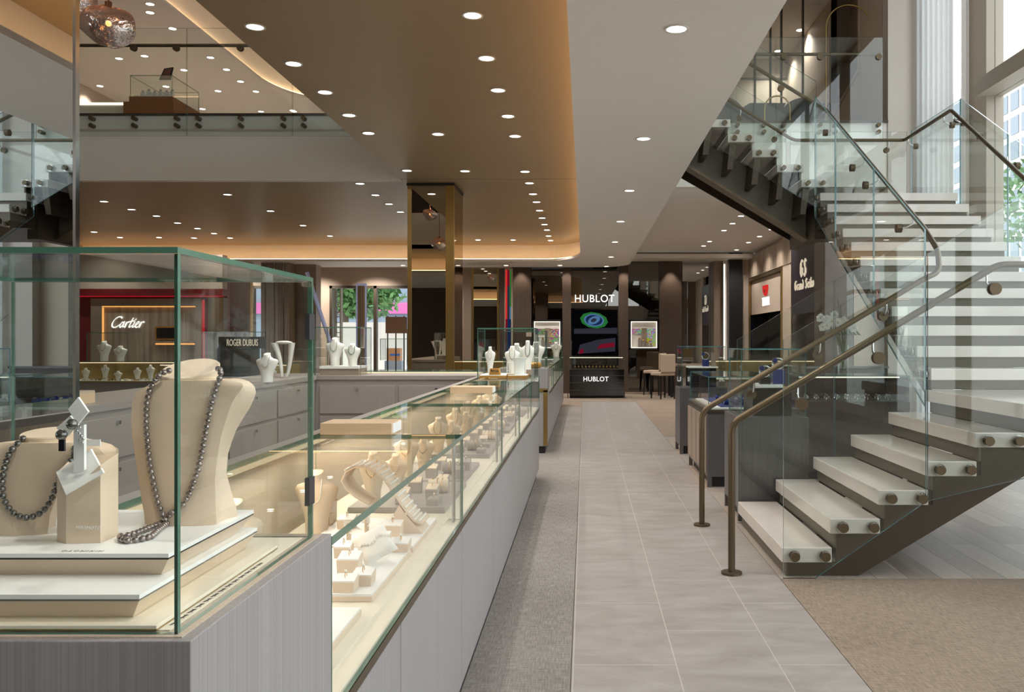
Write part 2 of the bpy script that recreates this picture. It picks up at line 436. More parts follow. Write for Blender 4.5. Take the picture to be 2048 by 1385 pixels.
c0,c1=P(504,0,YB).x,P(532,0,YB).x
wl.box(XW,c0,YB,YB+.2,0,Z1+.6,'taupe_paint').box(c1,wx0,YB,YB+.2,0,Z1+.6,'taupe_paint').box(wx1,XQ,YB,YB+.2,0,Z1+.6,'taupe_paint')
wl.box(wx0,wx1,YB,YB+.2,wz1,Z1+.6,'taupe_paint').box(wx0,wx1,YB,YB+.2,0,wz0,'taupe_paint').box(c0,c1,YB,YB+.2,wz1,Z1+.6,'taupe_paint').box(c0,c1,YB,YB+.2,0,wz0,'taupe_paint')
struct('wall_back', wl)
def window(name,x0,x1,z0,z1,mull=()):
    w=MB(); t=.07
    for q in (x0,x1-t): w.box(q,q+t,YB-.05,YB+.12,z0,z1,'bronze_dark')
    for q in (z0,z1-t): w.box(x0,x1,YB-.05,YB+.12,q,q+t,'bronze_dark')
    for m in mull: w.box(m-t*.6,m+t*.6,YB-.05,YB+.12,z0,z1,'bronze_dark')
    o=w.build(name,kind='structure')
    MB().box(x0+t,x1-t,YB+.05,YB+.06,z0+t,z1-t,'window_glass').build('pane',o); return o
window('window_1',wx0,wx1,wz0,wz1,(P(751,0,YB).x,))
window('window_2',c0,c1,wz0,wz1)
# outer ceiling with the rounded tray opening (X -9.5..-.1, Y ..20.6), atrium hole beyond the tray edge
XT=-.10; XA=-2.59
def arc(cx,cy,rx,ry,a0,a1,n=10): return [(cx+rx*math.cos(math.radians(a0+(a1-a0)*i/n)),cy+ry*math.sin(math.radians(a0+(a1-a0)*i/n))) for i in range(n+1)]
outer=[(XT,-6),(1.10,-6)]+arc(1.10-.8,22.3-1.0,.8,1.0,0,90,8)+[(.3,22.35),(.3,YB),(XW,YB),(XW,YE)]+arc(XT-.9,YE-1.9,.9,1.9,90,0,12)
# simple polygon: go round the lip
YN0=1.2; YA0=3.5
struct('ceiling', MB().prism([(XT,YN0),(XW,YN0),(XW,-6),(1.10,-6)]+arc(.3,21.3,.8,1.0,0,90,8)+[(XW,22.3),(XW,YE)]+arc(XT-.9,YE-1.9,.9,1.9,90,0,12),Z1,Z1+.05,'z','ceiling_paint'))
struct('ceiling_back', MB().box(XW,XQ,22.2,24.4,Z1+.2,Z1+.3,'ceiling_paint').box(.9,XQ,21.9,22.2,Z1+.2,Z1+.3,'ceiling_paint'))
# trough behind the lip: cove wall + tray ceiling
cw=.30
cv=[(XW,YN0-cw),(XT+cw,YN0-cw)]+arc(XT-.9,YE-1.9,.9+cw,1.9+cw,0,90,12)+[(XW,YE+cw)]
ci=[(x+.03,y+(.03 if y>2 else -.03)) for x,y in cv]
w=MB()
for (p,q),(p2,q2) in zip(zip(cv[:-1],cv[1:]),zip(ci[:-1],ci[1:])):
    w.add([(p[0],p[1],Z1+.05),(q[0],q[1],Z1+.05),(q[0],q[1],ZT),(p[0],p[1],ZT),(p2[0],p2[1],Z1+.05),(q2[0],q2[1],Z1+.05),(q2[0],q2[1],ZT),(p2[0],p2[1],ZT)],
          [(0,1,2,3),(7,6,5,4),(3,2,6,7)],'ceiling_paint',False)
struct('wall_cove', w)
# LED tape lying on the lip
lt=MB(); e=[(XW,YN0-.08),(XT+.08,YN0-.08)]+arc(XT-.9,YE-1.9,.98,1.98,0,90,12)+[(XW,YE+.08)]
for p,q in zip(e[:-1],e[1:]):
    d=(Vector(q)-Vector(p)).normalized(); n=Vector((-d.y,d.x))*.012
    lt.add([(p[0]+n.x,p[1]+n.y,Z1+.052),(q[0]+n.x,q[1]+n.y,Z1+.052),(q[0]-n.x,q[1]-n.y,Z1+.052),(p[0]-n.x,p[1]-n.y,Z1+.052),
            (p[0]+n.x,p[1]+n.y,Z1+.066),(q[0]+n.x,q[1]+n.y,Z1+.066),(q[0]-n.x,q[1]-n.y,Z1+.066),(p[0]-n.x,p[1]-n.y,Z1+.066)],
           [(0,1,2,3),(7,6,5,4),(0,4,5,1),(2,6,7,3)],'cove_warm')
lt.build('light_strip',label='warm LED strip hidden on the lip round the bronze tray ceiling',cat='light strip')
struct('ceiling_tray', MB().box(XA,XT+cw+.05,YN0-cw-.05,YF,ZT,ZT+.1,'tray_bronze').box(XW,XA-.001,YN0-cw-.05,YA0,ZT,ZT+.1,'tray_bronze').box(XW,XT+cw+.05,YF+.02,YE+cw+.05,ZT,ZT+.1,'tray_bronze'))
# slab edge (fascia) around the atrium and upper floor
struct('wall_fascia', MB().box(XW,XA-.001,YF,YF+.12,ZT-.02,ZU,'white_paint').box(XA,XA+.12,YA0,YF+.12,ZT+.1,ZU,'white_paint').box(XW,XA-.001,YA0-.12,YA0,ZT+.001,ZU,'white_paint'))
struct('trim_1', MB().box(XW,XA,YF-.012,YF,4.33,4.36,'taupe_paint').box(XW,XA,YF-.03,YF+.12,ZU,ZU+.03,'bronze_dark'))
struct('floor_upper', MB().box(XW,1.0,YF+.12,24,ZU-.15,ZU,'carpet_brown').box(XW,XA+.12,-6,YA0-.12,ZU-.15,ZU,'carpet_brown').box(XA+.12,.3,-6,YF+.1,ZU-.15,ZU,'carpet_brown').box(.3,1.0,-6,9.7,ZU-.15,ZU,'carpet_brown').box(.3,1.0,11.5,YF+.1,ZU-.15,ZU,'carpet_brown').box(1.0,XQ,12.82,24,ZU-.15,ZU,'carpet_brown'))
# upper ceiling with gold cove recess
XU,YU=-7.6,22.2
ru=arc(XU+1.0,YU-2,1.0,2.0,180,90,10); XS=-1.2
uc=MB().prism([(XW,-6),(XU,-6)]+ru+[(XS,YU),(XS,24.4),(XW,24.4)],ZV,ZV+.06,'z','ceiling_paint')
uc.prism([(XS,-6),(XR,-6),(XR,12.9),(XQ,12.9),(XQ,24.4),(XS,24.4)],ZV,ZV+.8,'z','ceiling_paint')
struct('ceiling_upper', uc)
w=MB(); cv=[(XU-.12,-6)]+arc(XU+1.0,YU-2,1.12,2.12,180,90,10)+[(XS,YU+.12)]
for p,q in zip(cv[:-1],cv[1:]):
    w.add([(p[0],p[1],ZV+.06),(q[0],q[1],ZV+.06),(q[0],q[1],ZV+.75),(p[0],p[1],ZV+.75)],[(0,1,2,3)],'ceiling_paint')
w.box(XU-.2,XS,-6,YU+.2,ZV+.75,ZV+.8,'ceiling_paint')
struct('ceiling_upper_recess', w)
lt=MB(); e=[(XU-.05,0)]+arc(XU+1.0,YU-2,1.05,2.05,180,90,10)+[(XS,YU+.05)]
for p,q in zip(e[:-1],e[1:]):
    d=(Vector(q)-Vector(p)).normalized(); n=Vector((-d.y,d.x))*.02
    lt.add([(p[0]+n.x,p[1]+n.y,ZV+.08),(q[0]+n.x,q[1]+n.y,ZV+.08),(q[0]-n.x,q[1]-n.y,ZV+.08),(p[0]-n.x,p[1]-n.y,ZV+.08)],[(0,1,2,3)],'cove_warm_up')
lt.build('light_strip',label='warm LED strip hidden in the upper storey ceiling recess',cat='light strip')
struct('wall_upper_back', MB().box(XW,XQ,24.2,24.4,ZU,ZV+.8,'taupe_paint'))
# right: void over the stair, mezzanine beyond
struct('wall_slab_edge', MB().box(1.10,XQ,12.7,12.82,ZC,ZU,'white_paint'))
struct('trim_2', MB().box(1.10,4.39,12.66,12.84,ZU,ZU+.03,'bronze_dark').box(1.0,1.1,-6,9.7,Z1+.05,ZU,'white_paint').box(1.0,1.1,11.5,12.7,Z1+.05,ZU,'white_paint'))
struct('ceiling_right', MB().box(1.0,XQ,12.82,22.2,ZC,ZC+.1,'ceiling_paint'))
struct('wall_corner', MB().box(4.39,XQ,12.68,12.9,0,ZV,'wall_paint_grey').box(3.95,4.39,12.86,12.95,0,ZC,'taupe_paint').box(XQ,XQ+.1,12.9,24.4,0,ZV,'taupe_paint'))
wc=MB()
for x in (XQ,XR-.13): wc.box(x,x+.05,12.72,12.84,0,ZV,'bronze_dark')
for z in (0,ZU,ZV-.06): wc.box(XQ,XR-.1,12.72,12.84,z,z+.06,'bronze_dark')
wc=struct('window_5',wc); MB().box(XQ+.05,XR-.13,12.77,12.79,.06,ZV-.06,'window_glass').build('pane',wc)
# concrete column under the mezzanine edge
a=P(1648,0,12.75); b=P(1705,0,12.75)
MB().box(a.x,b.x,12.72,13.3,0,ZC,'concrete').build('concrete_column',bevel=.01,label='bare concrete column behind the stair, beside the tall dark sign box',cat='column')
# right wall of the shops (facing -X at X=4.2)
XG=4.2
struct('wall_right_shops', MB().box(XG,XG+.2,13.3,15.5,0,ZC,'taupe_paint').box(XG,XG+.2,17.7,18.6,0,ZC,'taupe_paint').box(XG,XG+.2,22.35,YB,0,ZC,'taupe_paint').box(XG+.1,XG+.2,15.5,22.4,2.7,ZC,'taupe_paint').box(XG+.5,XG+.55,13.3,YB,0,ZC,'black').box(XG+.1,XG+.2,15.5,17.7,0,ZC,'taupe_paint'))
struct('trim_3', MB().box(XG-.02,XG,15.45,15.55,0,3.3,'brass').box(XG-.02,XG,17.7,17.76,0,3.3,'brass').box(XG-.03,XG+.02,18.6,18.68,0,2.95,'brass').box(XG-.03,XG+.02,22.25,22.33,0,2.95,'brass').box(XG-.03,XG+.02,18.68,22.25,2.88,2.95,'brass'))
pl=MB(); yy=17.75
for k in range(7): pl.box(XG-.015,XG,yy+k*.7,yy+k*.7+.69,2.97,3.5,'tudor_wood')
struct('trim_4', pl)
# right curtain wall (X = 5.65)
cwl=MB()
cwl.box(XR-.12,XR+.12,12.06,12.7,0,ZV,'pier_paint')
for y in (9.2,6.2,3.2,.2,-2.8,-5.9): cwl.box(XR-.10,XR+.10,y-.05,y+.05,0,ZV,'bronze_dark')
cwl.box(XR-.26,XR+.1,-6,12.1,4.76,4.98,'pier_paint').box(XR-.1,XR+.1,-6,12.1,0,.1,'bronze_dark').box(XR-.1,XR+.1,-6,12.1,ZV-.1,ZV,'bronze_dark')
cwf=struct('window_3', cwl)
MB().box(XR-.01,XR+.01,-6,12.06,.1,4.76,'window_glass').build('pane',cwf); MB().box(XR-.01,XR+.01,-6,12.06,4.98,ZV-.1,'window_glass').build('pane',cwf)

# ------------------------------------------------------------------ mirror columns
t=thing('mirror_column',(-2.15,2.9,0),'mirror clad column at the left with a slim chrome corner, showing the staircase','column')
MB().box(-2.5,-1.83,2.0,3.10,0,ZT,'taupe_wood').build('core',t)
MB().box(-1.83,-1.81,2.0,3.10,0,ZT,'mirror').build('mirror_panel',t,label='mirror face towards the aisle')
MB().box(-1.835,-1.805,3.10,3.125,0,ZT,'chrome').build('corner_trim',t,label='chrome corner trim')
a=P(815,0,12.6); b=P(908,0,12.6)
t=thing('mirror_column',((a.x+b.x)/2,13,0),'tall bronze mirrored column with brass edges standing among the jewellery counters','column')
MB().box(a.x+.03,b.x-.03,12.63,13.5,0,ZT-.05,'black').build('core',t)
MB().box(a.x+.06,b.x-.12,12.6,12.63,0,ZT-.04,'mirror_bronze').build('mirror_panel',t)
MB().box(b.x-.03,b.x,12.66,13.5,0,ZT-.04,'mirror_bronze').build('mirror_panel',t)
MB().box(a.x,a.x+.06,12.59,12.65,0,ZT-.04,'brass').build('corner_trim',t)
MB().box(b.x-.12,b.x,12.59,12.66,0,ZT-.04,'brass').build('corner_trim',t)
MB().box(a.x-.01,b.x+.01,12.58,13.5,ZT-.04,ZT-.005,'black').build('cap',t)

# ------------------------------------------------------------------ downlights
def downlight(p, z, r, label, grp, power, blend=.8, size=2.2, proto={}):
    k=round(r,3)
    if k not in proto:
        mb=MB(); prof=[(r*.78,0),(r,0),(r,-.006),(r*.8,-.006),(r*.78,-.001)]
        rings=[[(q*math.cos(2*PI*i/20),q*math.sin(2*PI*i/20),h) for i in range(20)] for q,h in prof]
        mb.loft(rings,'white_paint',cap=False)
        mb.add([(r*.8*math.cos(2*PI*i/20),r*.8*math.sin(2*PI*i/20),-.003) for i in range(20)],[tuple(reversed(range(20)))],'lamp_white')
        o=mb.build('downlight'); proto[k]=o
    else:
        o=proto[k].copy(); COL.objects.link(o)
    o.location=(p.x,p.y,z-.001); tag(o,label,'downlight',grp)
    if power: spot((p.x,p.y,z-.03),power,size,blend)
tray=[(945,30),(973,116),(996,180),(1016,232),(1030,272),(1050,343),(1059,366),(1066,388),(1073,404),(1079,421),(1084,436),(1089,449),(1094,460),(1097,472),(1101,481),
 (510,53),(587,127),(650,184),(698,230),(737,266),(876,268),(814,341),(930,342),(720,367),(751,390),(778,408),(801,424),(208,403),(263,419),(313,432),(355,446),(395,457),(428,467),
 (455,389),(541,422),(606,451),(660,472),(188,464),(240,475),(318,475),(388,476),(460,476),(918,480),(956,480),(1026,480)]
for i,(x,y) in enumerate(tray):
    p=PZ(x,y,ZT)
    downlight(p,ZT,.075,'small round downlight recessed in the bronze tray ceiling','tray ceiling downlights',POW_T if p.y<16 else POW_T*.8)
for x,y in [(1353,57),(1287,277),(1259,381),(1241,443),(1230,484),(1222,514),(602,530),(1012,531),(1213,533),(300,528),(806,531),(1120,531)]:
    p=PZ(x,y,Z1); downlight(p,Z1,.075,'round downlight in the pale border ceiling around the bronze tray','border ceiling downlights',POW_O)
for x,y in [(1482,432),(1465,447),(1448,461),(1543,459),(1519,473),(1407,492),(1419,483),(1473,500),(1497,485)]:
    p=PZ(x,y,ZC); downlight(p,ZC,.07,'round downlight in the ceiling beyond the staircase','downlights beyond the staircase',POW_R)
for x,y in [(300,25),(345,57),(238,117),(289,112),(421,115),(453,139),(200,172),(332,173),(368,140),(481,163),(405,218),(436,182),(512,183),(522,223),(588,223),(585,246-25),(300,8)]:
    p=PZ(x,y,ZV); downlight(p,ZV,.09,'round downlight in the upper storey ceiling seen through the atrium','upper storey downlights',POW_U)
for x,y in [(1556,102),(1515,163),(1770,104),(1600,60)]:
    p=PZ(x,y,ZV); downlight(p,ZV,.09,'round downlight over the mezzanine beyond the staircase','mezzanine downlights',POW_U)
# more lamps of the same rows nearer than the frame shows (they light the foreground)
for x,y in [(.55,1.2)]:
    spot((x if x<1 else .55,y,Z1-.03),POW_O,2.2)
for x in (-.8,-2.2):
    for y in (2.4,4.0): spot((x,y,ZT-.03),POW_T,2.2)

# ================================================================== THE STAIRCASE
st=thing('staircase',(1.3,5.9,0),'floating dog-leg staircase with pale stone treads, bronze steel, glass balustrades and round bronze handrails','staircase')
R=.17; TH=.088
YN,YFr=5.17,6.65
def cap(mb_parent, p, d, r=.028, l=.045):      # round bronze glass clamp
    q=Vector(p)+Vector(d)*l
    m=MB(); m.cyl(p,q,r,'bronze',20); m.cyl(Vector(p)+Vector(d)*(l*.35),Vector(p)+Vector(d)*(l*.45),r*1.25,'chrome',20)
    return m.build('clamp_cap',mb_parent)
XL=[1.163+.2853*i for i in range(6)]
for i in range(6):
    z=R*(i+1); x=XL[i]; x1=x+.296 if i<5 else 4.17
    tr=MB().box(x,x1,YN,YFr+(0 if i<5 else .0),z-TH,z,'stone_tread').build('tread' if i<5 else 'landing',st,bevel=.004)
    xs=(x+.07,x+.25) if i<5 else (x+.07,x+.25,x+.6,x+.95,x+1.3)
    for q in xs: cap(tr,(q,YN,z-TH*.52),(0,-1,0))
    # riser under the tread, set back, and steel plate
    zb=0 if i==0 else R*i
    MB().box(x+.028,x+.04,YN+.012,YFr-.012,zb+(.0 if i==0 else 0),z-TH,'steel_paint').build('riser',st)
def saw(yc):
    pts=[(XL[0]+.04,0.0),(XL[0]+.04,R-TH)]
    for i in range(6):
        z=R*(i+1)-TH
        if i: pts.append((XL[i]+.04,z))
        if i<5: pts.append((XL[i+1]+.04,z))
    pts+= [(3.0,R*6-TH),(3.0,.80),(2.95,.80),(1.62,0.0)]
    return MB().prism(pts,yc,yc+.012,'y','bronze_dark')
saw(YN+.014).build('stringer',st); saw(YFr-.03).build('stringer',st)
MB().prism([(1.75,0.0),(1.95,0.0),(3.3,.80),(4.17,.80),(4.17,.925),(3.0,.925),(1.5,.03)],5.75,5.95,'y','bronze_dark').build('beam',st)
MB().box(2.95,4.15,YN+.02,YN+.035,.72,R*6-TH,'bronze_dark').box(2.95,4.15,YFr-.03,YFr-.015,.72,R*6-TH,'bronze_dark').build('landing_frame',st)
# middle flight, away from the camera
RM=.1695; XM0,XM1=2.63,4.17
MY=[6.65+.285*k for k in range(12)]
for k in range(12):
    z=1.18+RM*k; y=MY[k]; last=(k==11)
    y1=y+.296 if not last else 11.32
    tr=MB().box(XM0,XM1,y,y1,z-TH,z,'stone_tread').build('tread' if not last else 'landing',st,bevel=.004)
    for q in (y+.07,y+.22): cap(tr,(XM0,q,z-TH*.52),(-1,0,0),.03)
    zb=1.02 if k==0 else z-RM
    MB().box(XM0+.012,XM1-.012,y+.03,y+.042,zb,z-TH,'steel_paint').build('riser',st)
def mstr(xc):
    pts=[]
    for k in range(12):
        z=1.18+RM*k-TH
        pts.append((MY[k]+.04,z)); pts.append(((MY[k+1] if k<11 else 11.3)+.04,z))
    pts+=[(11.34,2.72),(9.75,2.72),(6.69,.91)]
    return MB().prism(pts,xc,xc+.012,'x','bronze_dark')
mstr(XM0+.014).build('stringer',st); mstr(XM1-.03).build('stringer',st)
MB().prism([(6.7,.80),(7.0,.85),(9.8,2.55),(9.8,2.72),(6.7,.91)],3.3,3.5,'x','bronze_dark').build('beam',st)
MB().box(XM0+.02,XM1,9.85,11.3,2.66,3.04-TH,'bronze_dark').build('landing_frame',st)
# upper flight, back towards the left
UY0,UY1=9.88,11.30
ZL=1.18+RM*11
xu=2.75
for k in range(8):
    z=ZL+RM*(k+1); x1=2.75-.2768*k; x0=x1-.305
    tr=MB().box(x0,x1,UY0,UY1,z-TH,z,'stone_tread').build('tread',st,bevel=.004)
    for q in (x0+.07,x0+.235): cap(tr,(q,UY0,z-TH*.52),(0,-1,0),.028)
    MB().box(x1-.05,x1-.03,UY0+.012,UY1-.012,z-RM,z-TH,'bronze_dark').build('riser',st)
    # tapered steel bracket between tread and spine
    m=MB(); m.prism([(x0+.03,z-TH),(x0+.11,z-TH),(x0+.06,z-TH-.30),(x0+.0,z-TH-.30)],UY0+.06,UY0+.5,'y','bronze_dark'); m.build('bracket',st)
sl=RM/.2768
def up(x,z): return (x,z)
MB().prism([(2.72,2.60),(2.62,2.60),(.7,2.60+sl*1.92+.02),(.7,2.60+sl*1.92+.36),(2.72,3.02)],UY0+.50,UY0+.56,'y','steel_paint').build('stringer',st)
MB().prism([(2.72,2.575),(2.615,2.575),(.7,2.575+sl*1.915),(.7,2.60+sl*1.92),(2.62,2.60),(2.72,2.60)],UY0+.42,UY0+.66,'y','bronze').build('stringer_flange',st)
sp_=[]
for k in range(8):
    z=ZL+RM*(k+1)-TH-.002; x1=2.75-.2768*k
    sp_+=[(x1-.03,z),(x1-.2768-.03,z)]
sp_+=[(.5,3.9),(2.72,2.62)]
MB().prism(sp_,UY1-.08,UY1-.06,'y','bronze_dark').build('stringer',st)  # added dark plate, stands in for the shade between treads and spine
MB().box(2.62,2.74,UY0+.1,UY1-.1,2.55,ZL-TH,'bronze_dark').build('landing_frame',st)
# glass panels (outside faces)
def slope_glass(pts, t0, t1, axis, name='glass_panel'):
    return MB().prism(pts,t0,t1,axis,'stair_glass','glass_edge_blue').build(name,st)
gy=YN-.030
k1=R/.2853
def zt(x): return .28+k1*(x-1.163)    # just under the treads
slope_glass([(1.163,.0),(1.35,.0),(2.0,zt(2.0)-.33),(2.0,zt(2.0)+1.12),(1.163,1.40)],gy-.014,gy,'y')
slope_glass([(2.01,zt(2.0)-.325),(2.72,.62),(4.15,.80),(4.15,2.28),(2.62,2.28),(2.01,zt(2.01)+1.12)],gy-.014,gy,'y')
gy2=YFr+.03
slope_glass([(1.163,.0),(1.35,.0),(1.9,zt(1.9)-.33),(1.9,zt(1.9)+1.13),(1.163,1.40)],gy2,gy2+.014,'y')
slope_glass([(1.91,zt(1.9)-.325),(2.60,.62),(2.60,2.22),(1.91,zt(1.91)+1.13)],gy2,gy2+.014,'y')
km=RM/.285
def zm(y): return 1.18+km*(y-6.65)
for xg,nm in ((XM0-.045,'l'),(XM1+.03,'r')):
    cuts=[6.66,7.85,9.05,9.86] if nm=='l' else [6.66,7.6,8.7,9.8]
    for ya,yb in zip(cuts[:-1],cuts[1:]):
        ya2=ya+.01
        slope_glass([(ya2,zm(ya2)-.30),(yb,zm(yb)-.30),(yb,zm(yb)+1.05),(ya2,zm(ya2)+1.05)],xg,xg+.014,'x')
slope_glass([(9.81,2.9),(11.28,2.9),(11.28,ZL+1.05),(9.81,ZL+1.05)],XM1+.03,XM1+.044,'x')
MB().pane(2.66,XM1,11.33,11.344,2.9,ZL+1.05,'stair_glass','glass_edge_blue').build('glass_panel',st)
ku=RM/.2768
def zu(x): return ZL+RM+ku*(2.75-x)
for xa,xb in ((2.60,1.90),(1.89,1.0)):
    for yg in (UY0-.05,UY1+.03):
        slope_glass([(xa,zu(xa)-.42),(xb,zu(xb)-.42),(xb,zu(xb)+1.0),(xa,zu(xa)+1.0)],yg,yg+.014,'y')
# handrails
RR=.021
def rail(pts,name='handrail'): return MB().tube(pts,RR,'bronze',14).build(name,st)
def bend(pts,r=.06,n=5):
    out=[Vector(pts[0])]
    for a,b,c in zip(pts[:-2],pts[1:-1],pts[2:]):
        a,b,c=Vector(a),Vector(b),Vector(c); u=(a-b).normalized(); v=(c-b).normalized()
        d=min(r,(a-b).length*.45,(c-b).length*.45)
        for i in range(n+1):
            t=i/n; out.append(b+u*d*(1-t)**2+v*d*t**2)
    out.append(Vector(pts[-1])); return out
yr=YN+.06
rn=rail(bend([(.876,yr,.012),(.876,yr,.90),(2.47,yr,1.85),(4.05,yr,1.85)]))
MB().cyl((.876,yr,0.0),(.876,yr,.014),.062,'bronze',28).build('base_flange',rn)
yr2=YFr-.06
zc=.862
rf=rail(bend([(.88,yr2,.012),(.88,yr2,zc),(2.56,yr2,zc+.596*1.68),(2.68,yr2+.03,zc+.596*1.68+.05),(2.70,yr2+.10,zc+.596*1.68+.22),(2.70,yr2+.35,zm(yr2+.35)+.92),(2.70,9.80,zm(9.80)+.92),(2.66,9.94,zm(9.80)+1.0),(1.05,9.94,zm(9.8)+1.0+ku*1.61)],.07))
MB().cyl((.88,yr2,0.0),(.88,yr2,.014),.062,'bronze',28).build('base_flange',rf)
rr=rail(bend([(4.10,6.75,1.98),(4.10,9.8,zm(9.8)+.92),(4.10,11.24,ZL+.92),(2.68,11.24,ZL+.92),(1.05,11.24,ZL+.92+ku*1.63)],.06))
def bracket(par, p, g, axis):            # p: point under the rail, g: glass plane coordinate
    m=MB(); p=Vector(p); q=p.copy()
    if axis=='y': q.y=g
    else: q.x=g
    q.z-=.09; mid=(p+q)/2; mid.z=q.z+.01
    m.tube([p,Vector((p.x,p.y,p.z-.05)),mid,q],.007,'chrome',8); o=m.build('bracket',par)
    d=Vector((0,1,0)) if axis=='y' else Vector((1,0,0))
    MB().cyl(q-d*.022,q+d*.022,.037,'bronze',24).build('rose',o) if False else None
    mm=MB(); mm.cyl(q-d*.03,q+d*.012,.036,'bronze',24); mm.build('bracket_rose',par)
for x in (1.27,1.72,2.40,3.3): bracket(rn,(x,yr,(.90+.596*(x-.876) if x<2.45 else 1.85)-.02),gy,'y')
for x in (1.27,1.77,2.27): bracket(rf,(x,yr2,zc+.596*(x-.88)-.02),gy2,'y')
for y in (7.2,8.05,8.45,9.4): bracket(rf,(2.70,y,zm(y)+.90),XM0-.04,'x')
for x in (2.2,1.7): bracket(rf,(x,9.94,zm(9.8)+.98+ku*(2.66-x)),UY0-.045,'y')
for y in (7.3,8.1,8.5,9.3,9.7,10.0,11.1): bracket(rr,(4.10,y,(zm(y) if y<9.8 else ZL)+.90),XM1+.035,'x')
for x in (3.9,2.45,2.0,1.5): bracket(rr,(x,11.24,ZL+.90+(ku*(2.68-x) if x<2.68 else 0)),UY1+.035,'y')

# mezzanine balustrade behind the stair and atrium balustrade
def balustrade(name,x0,x1,yg,cuts,zrail,label,caps):
    t=thing(name,((x0+x1)/2,yg,ZU),label,'balustrade')
    xs=[x0]+cuts+[x1]
    for a,b in zip(xs[:-1],xs[1:]): MB().pane(a+.006,b-.006,yg-.012,yg,4.25,5.76,'stair_glass','glass_edge').build('glass_panel',t)
    MB().cyl((x0,yg+.09,zrail),(x1,yg+.09,zrail),.024,'bronze',12).build('handrail',t)
    for c in caps:
        for z in (4.50,4.40): MB().cyl((c,yg-.03,z),(c,yg+.07,z),.03,'bronze',16).build('clamp_cap',t)
    for c in caps[::3]+caps[2::3]:
        m=MB(); m.tube([(c,yg,zrail-.07),(c,yg+.07,zrail-.07),(c,yg+.09,zrail-.02)],.009,'bronze',8); m.cyl((c,yg-.03,zrail-.07),(c,yg+.015,zrail-.07),.045,'bronze',20); m.build('bracket',t)
    return t
def xa(px): return P(px,0,YF-.06).x
balustrade('glass_balustrade',XW+.02,XA-.02,YF-.06,[xa(8),xa(374),xa(585)],5.55,'glass balustrade of the upper storey above the deep white fascia',[xa(q) for q in (100,183,268,353,396,481,566,607,690,770)])
balustrade('glass_balustrade',1.15,4.3,12.62,[P(1552,0,12.62).x,P(1660,0,12.62).x],5.55,'glass balustrade of the mezzanine landing behind the staircase',[P(q,0,12.62).x for q in (1475,1528,1568,1640,1670,1757)])

# ================================================================== SHOWCASE RUN BESIDE THE AISLE
CX0,CX1=-1.07,-.463          # staff side, aisle side
ZD,ZG=.715,1.04              # deck, glass top
def case_run(name, y0, y1, joints, label, seams, led=True):
    t=thing(name,((CX0+CX1)/2,(y0+y1)/2,0),label,'display counter')
    MB().box(CX0+.02,CX1-.03,y0+.02,y1-.02,0,.10,'black').build('plinth',t)
    ys=[y0]+seams+[y1]
    for a,b in zip(ys[:-1],ys[1:]): MB().box(CX1-.022,CX1-.004,a+.003,b-.003,.09,ZD-.03,'laminate').build('front_panel',t,bevel=.001)
    MB().box(CX0,CX1-.024,y0,y1,.09,ZD-.03,'grey_wood').build('cabinet_body',t)
    MB().box(CX0,CX1,y0,y1,ZD-.03,ZD-.008,'bronze').build('trim_rail',t,label='bronze edge trim')
    d=MB().box(CX0+.02,CX1-.012,y0+.005,y1-.005,ZD-.008,ZD,'cream').box(CX0+.04,CX1-.055,y0+.01,y1-.01,ZD,ZD+.006,'cream')
    d.build('display_deck',t)
    g=.010
    js=[y0]+joints+[y1]
    for a,b in zip(js[:-1],js[1:]):
        MB().pane(CX1-g,CX1,a+.002,b-.002,ZD-.004,ZG-.0165).build('front_glass',t)
        MB().pane(CX0+.05,CX1,a+.001,b-.001,ZG-.016,ZG).build('top_glass',t)
        for q in (b-.004,):
            if b<y1: MB().pane(CX0+.05,CX1-.012,q-.005,q+.005,ZD+.004,ZG-.017).build('glass_divider',t)
    for q in (y0,y1-g): MB().pane(CX0+.02,CX1-.012,q,q+g,ZD,ZG-.0165).build('end_glass',t)
    MB().box(CX0,CX0+.048,y0,y1,ZG-.035,ZG,'grey_wood').build('back_rail',t)
    MB().box(CX0,CX0+.02,y0,y1,ZD-.01,ZG-.036,'laminate_top').build('back_door',t)
    if led: MB().box(CX0+.05,CX0+.062,y0+.02,y1-.02,ZG-.03,ZG-.018,'led_case').build('led_strip',t)
    for q in js[1:-1]:
        for dy in (-.05,-.025): MB().cyl((CX1-.03,q+dy,ZD),(CX1-.03,q+dy,ZG-.012),.005,'chrome',8).build('support_rod',t)
    return t
case_run('display_counter',1.60,8.88,[3.32,4.92,6.24,7.6],'long glass topped jewellery counter with pale panelled front beside the tiled aisle',[2.22,3.32,4.45,5.6,6.7,7.8])
case_run('display_counter',11.35,18.9,[12.9,14.4,15.9,17.4],'farther glass topped counter leading towards the dark watch boutique',[12.4,13.5,14.6,15.7,16.8,17.9])
def plinth(name,y0,y1,label,brass=False,ztop=1.046):
    t=thing(name,((CX0+CX1)/2,(y0+y1)/2,0),label,'display plinth')
    MB().box(CX0+.03,CX1-.03,y0+.03,y1,0,.09,'black').build('toe_kick',t)
    MB().box(CX0,CX1,y0,y1,.09,ztop,'laminate').build('body',t,bevel=.0015)
    if brass: MB().box(CX1-.05,CX1+.003,y0-.004,y0+.05,.1,.78,'brass').box(CX1-.10,CX1+.003,y0-.004,y0+.02,.755,.80,'brass').build('edge_trim',t,label='brass edge trim')
    return t
pf=plinth('display_plinth',1.027,1.598,'tall pinstriped wood plinth at the near left carrying the pearl display')
MB().box(-1.055,-.478,1.038,1.590,1.0461,1.0475,'laminate_top').build('top_board',pf)
MB().box(-1.005,-.502,1.058,1.552,1.0476,1.049,'cream').build('deck_cloth',pf)
plinth('display_plinth',10.75,11.34,'tall pale plinth with a brass edge standing farther along the counters',True)
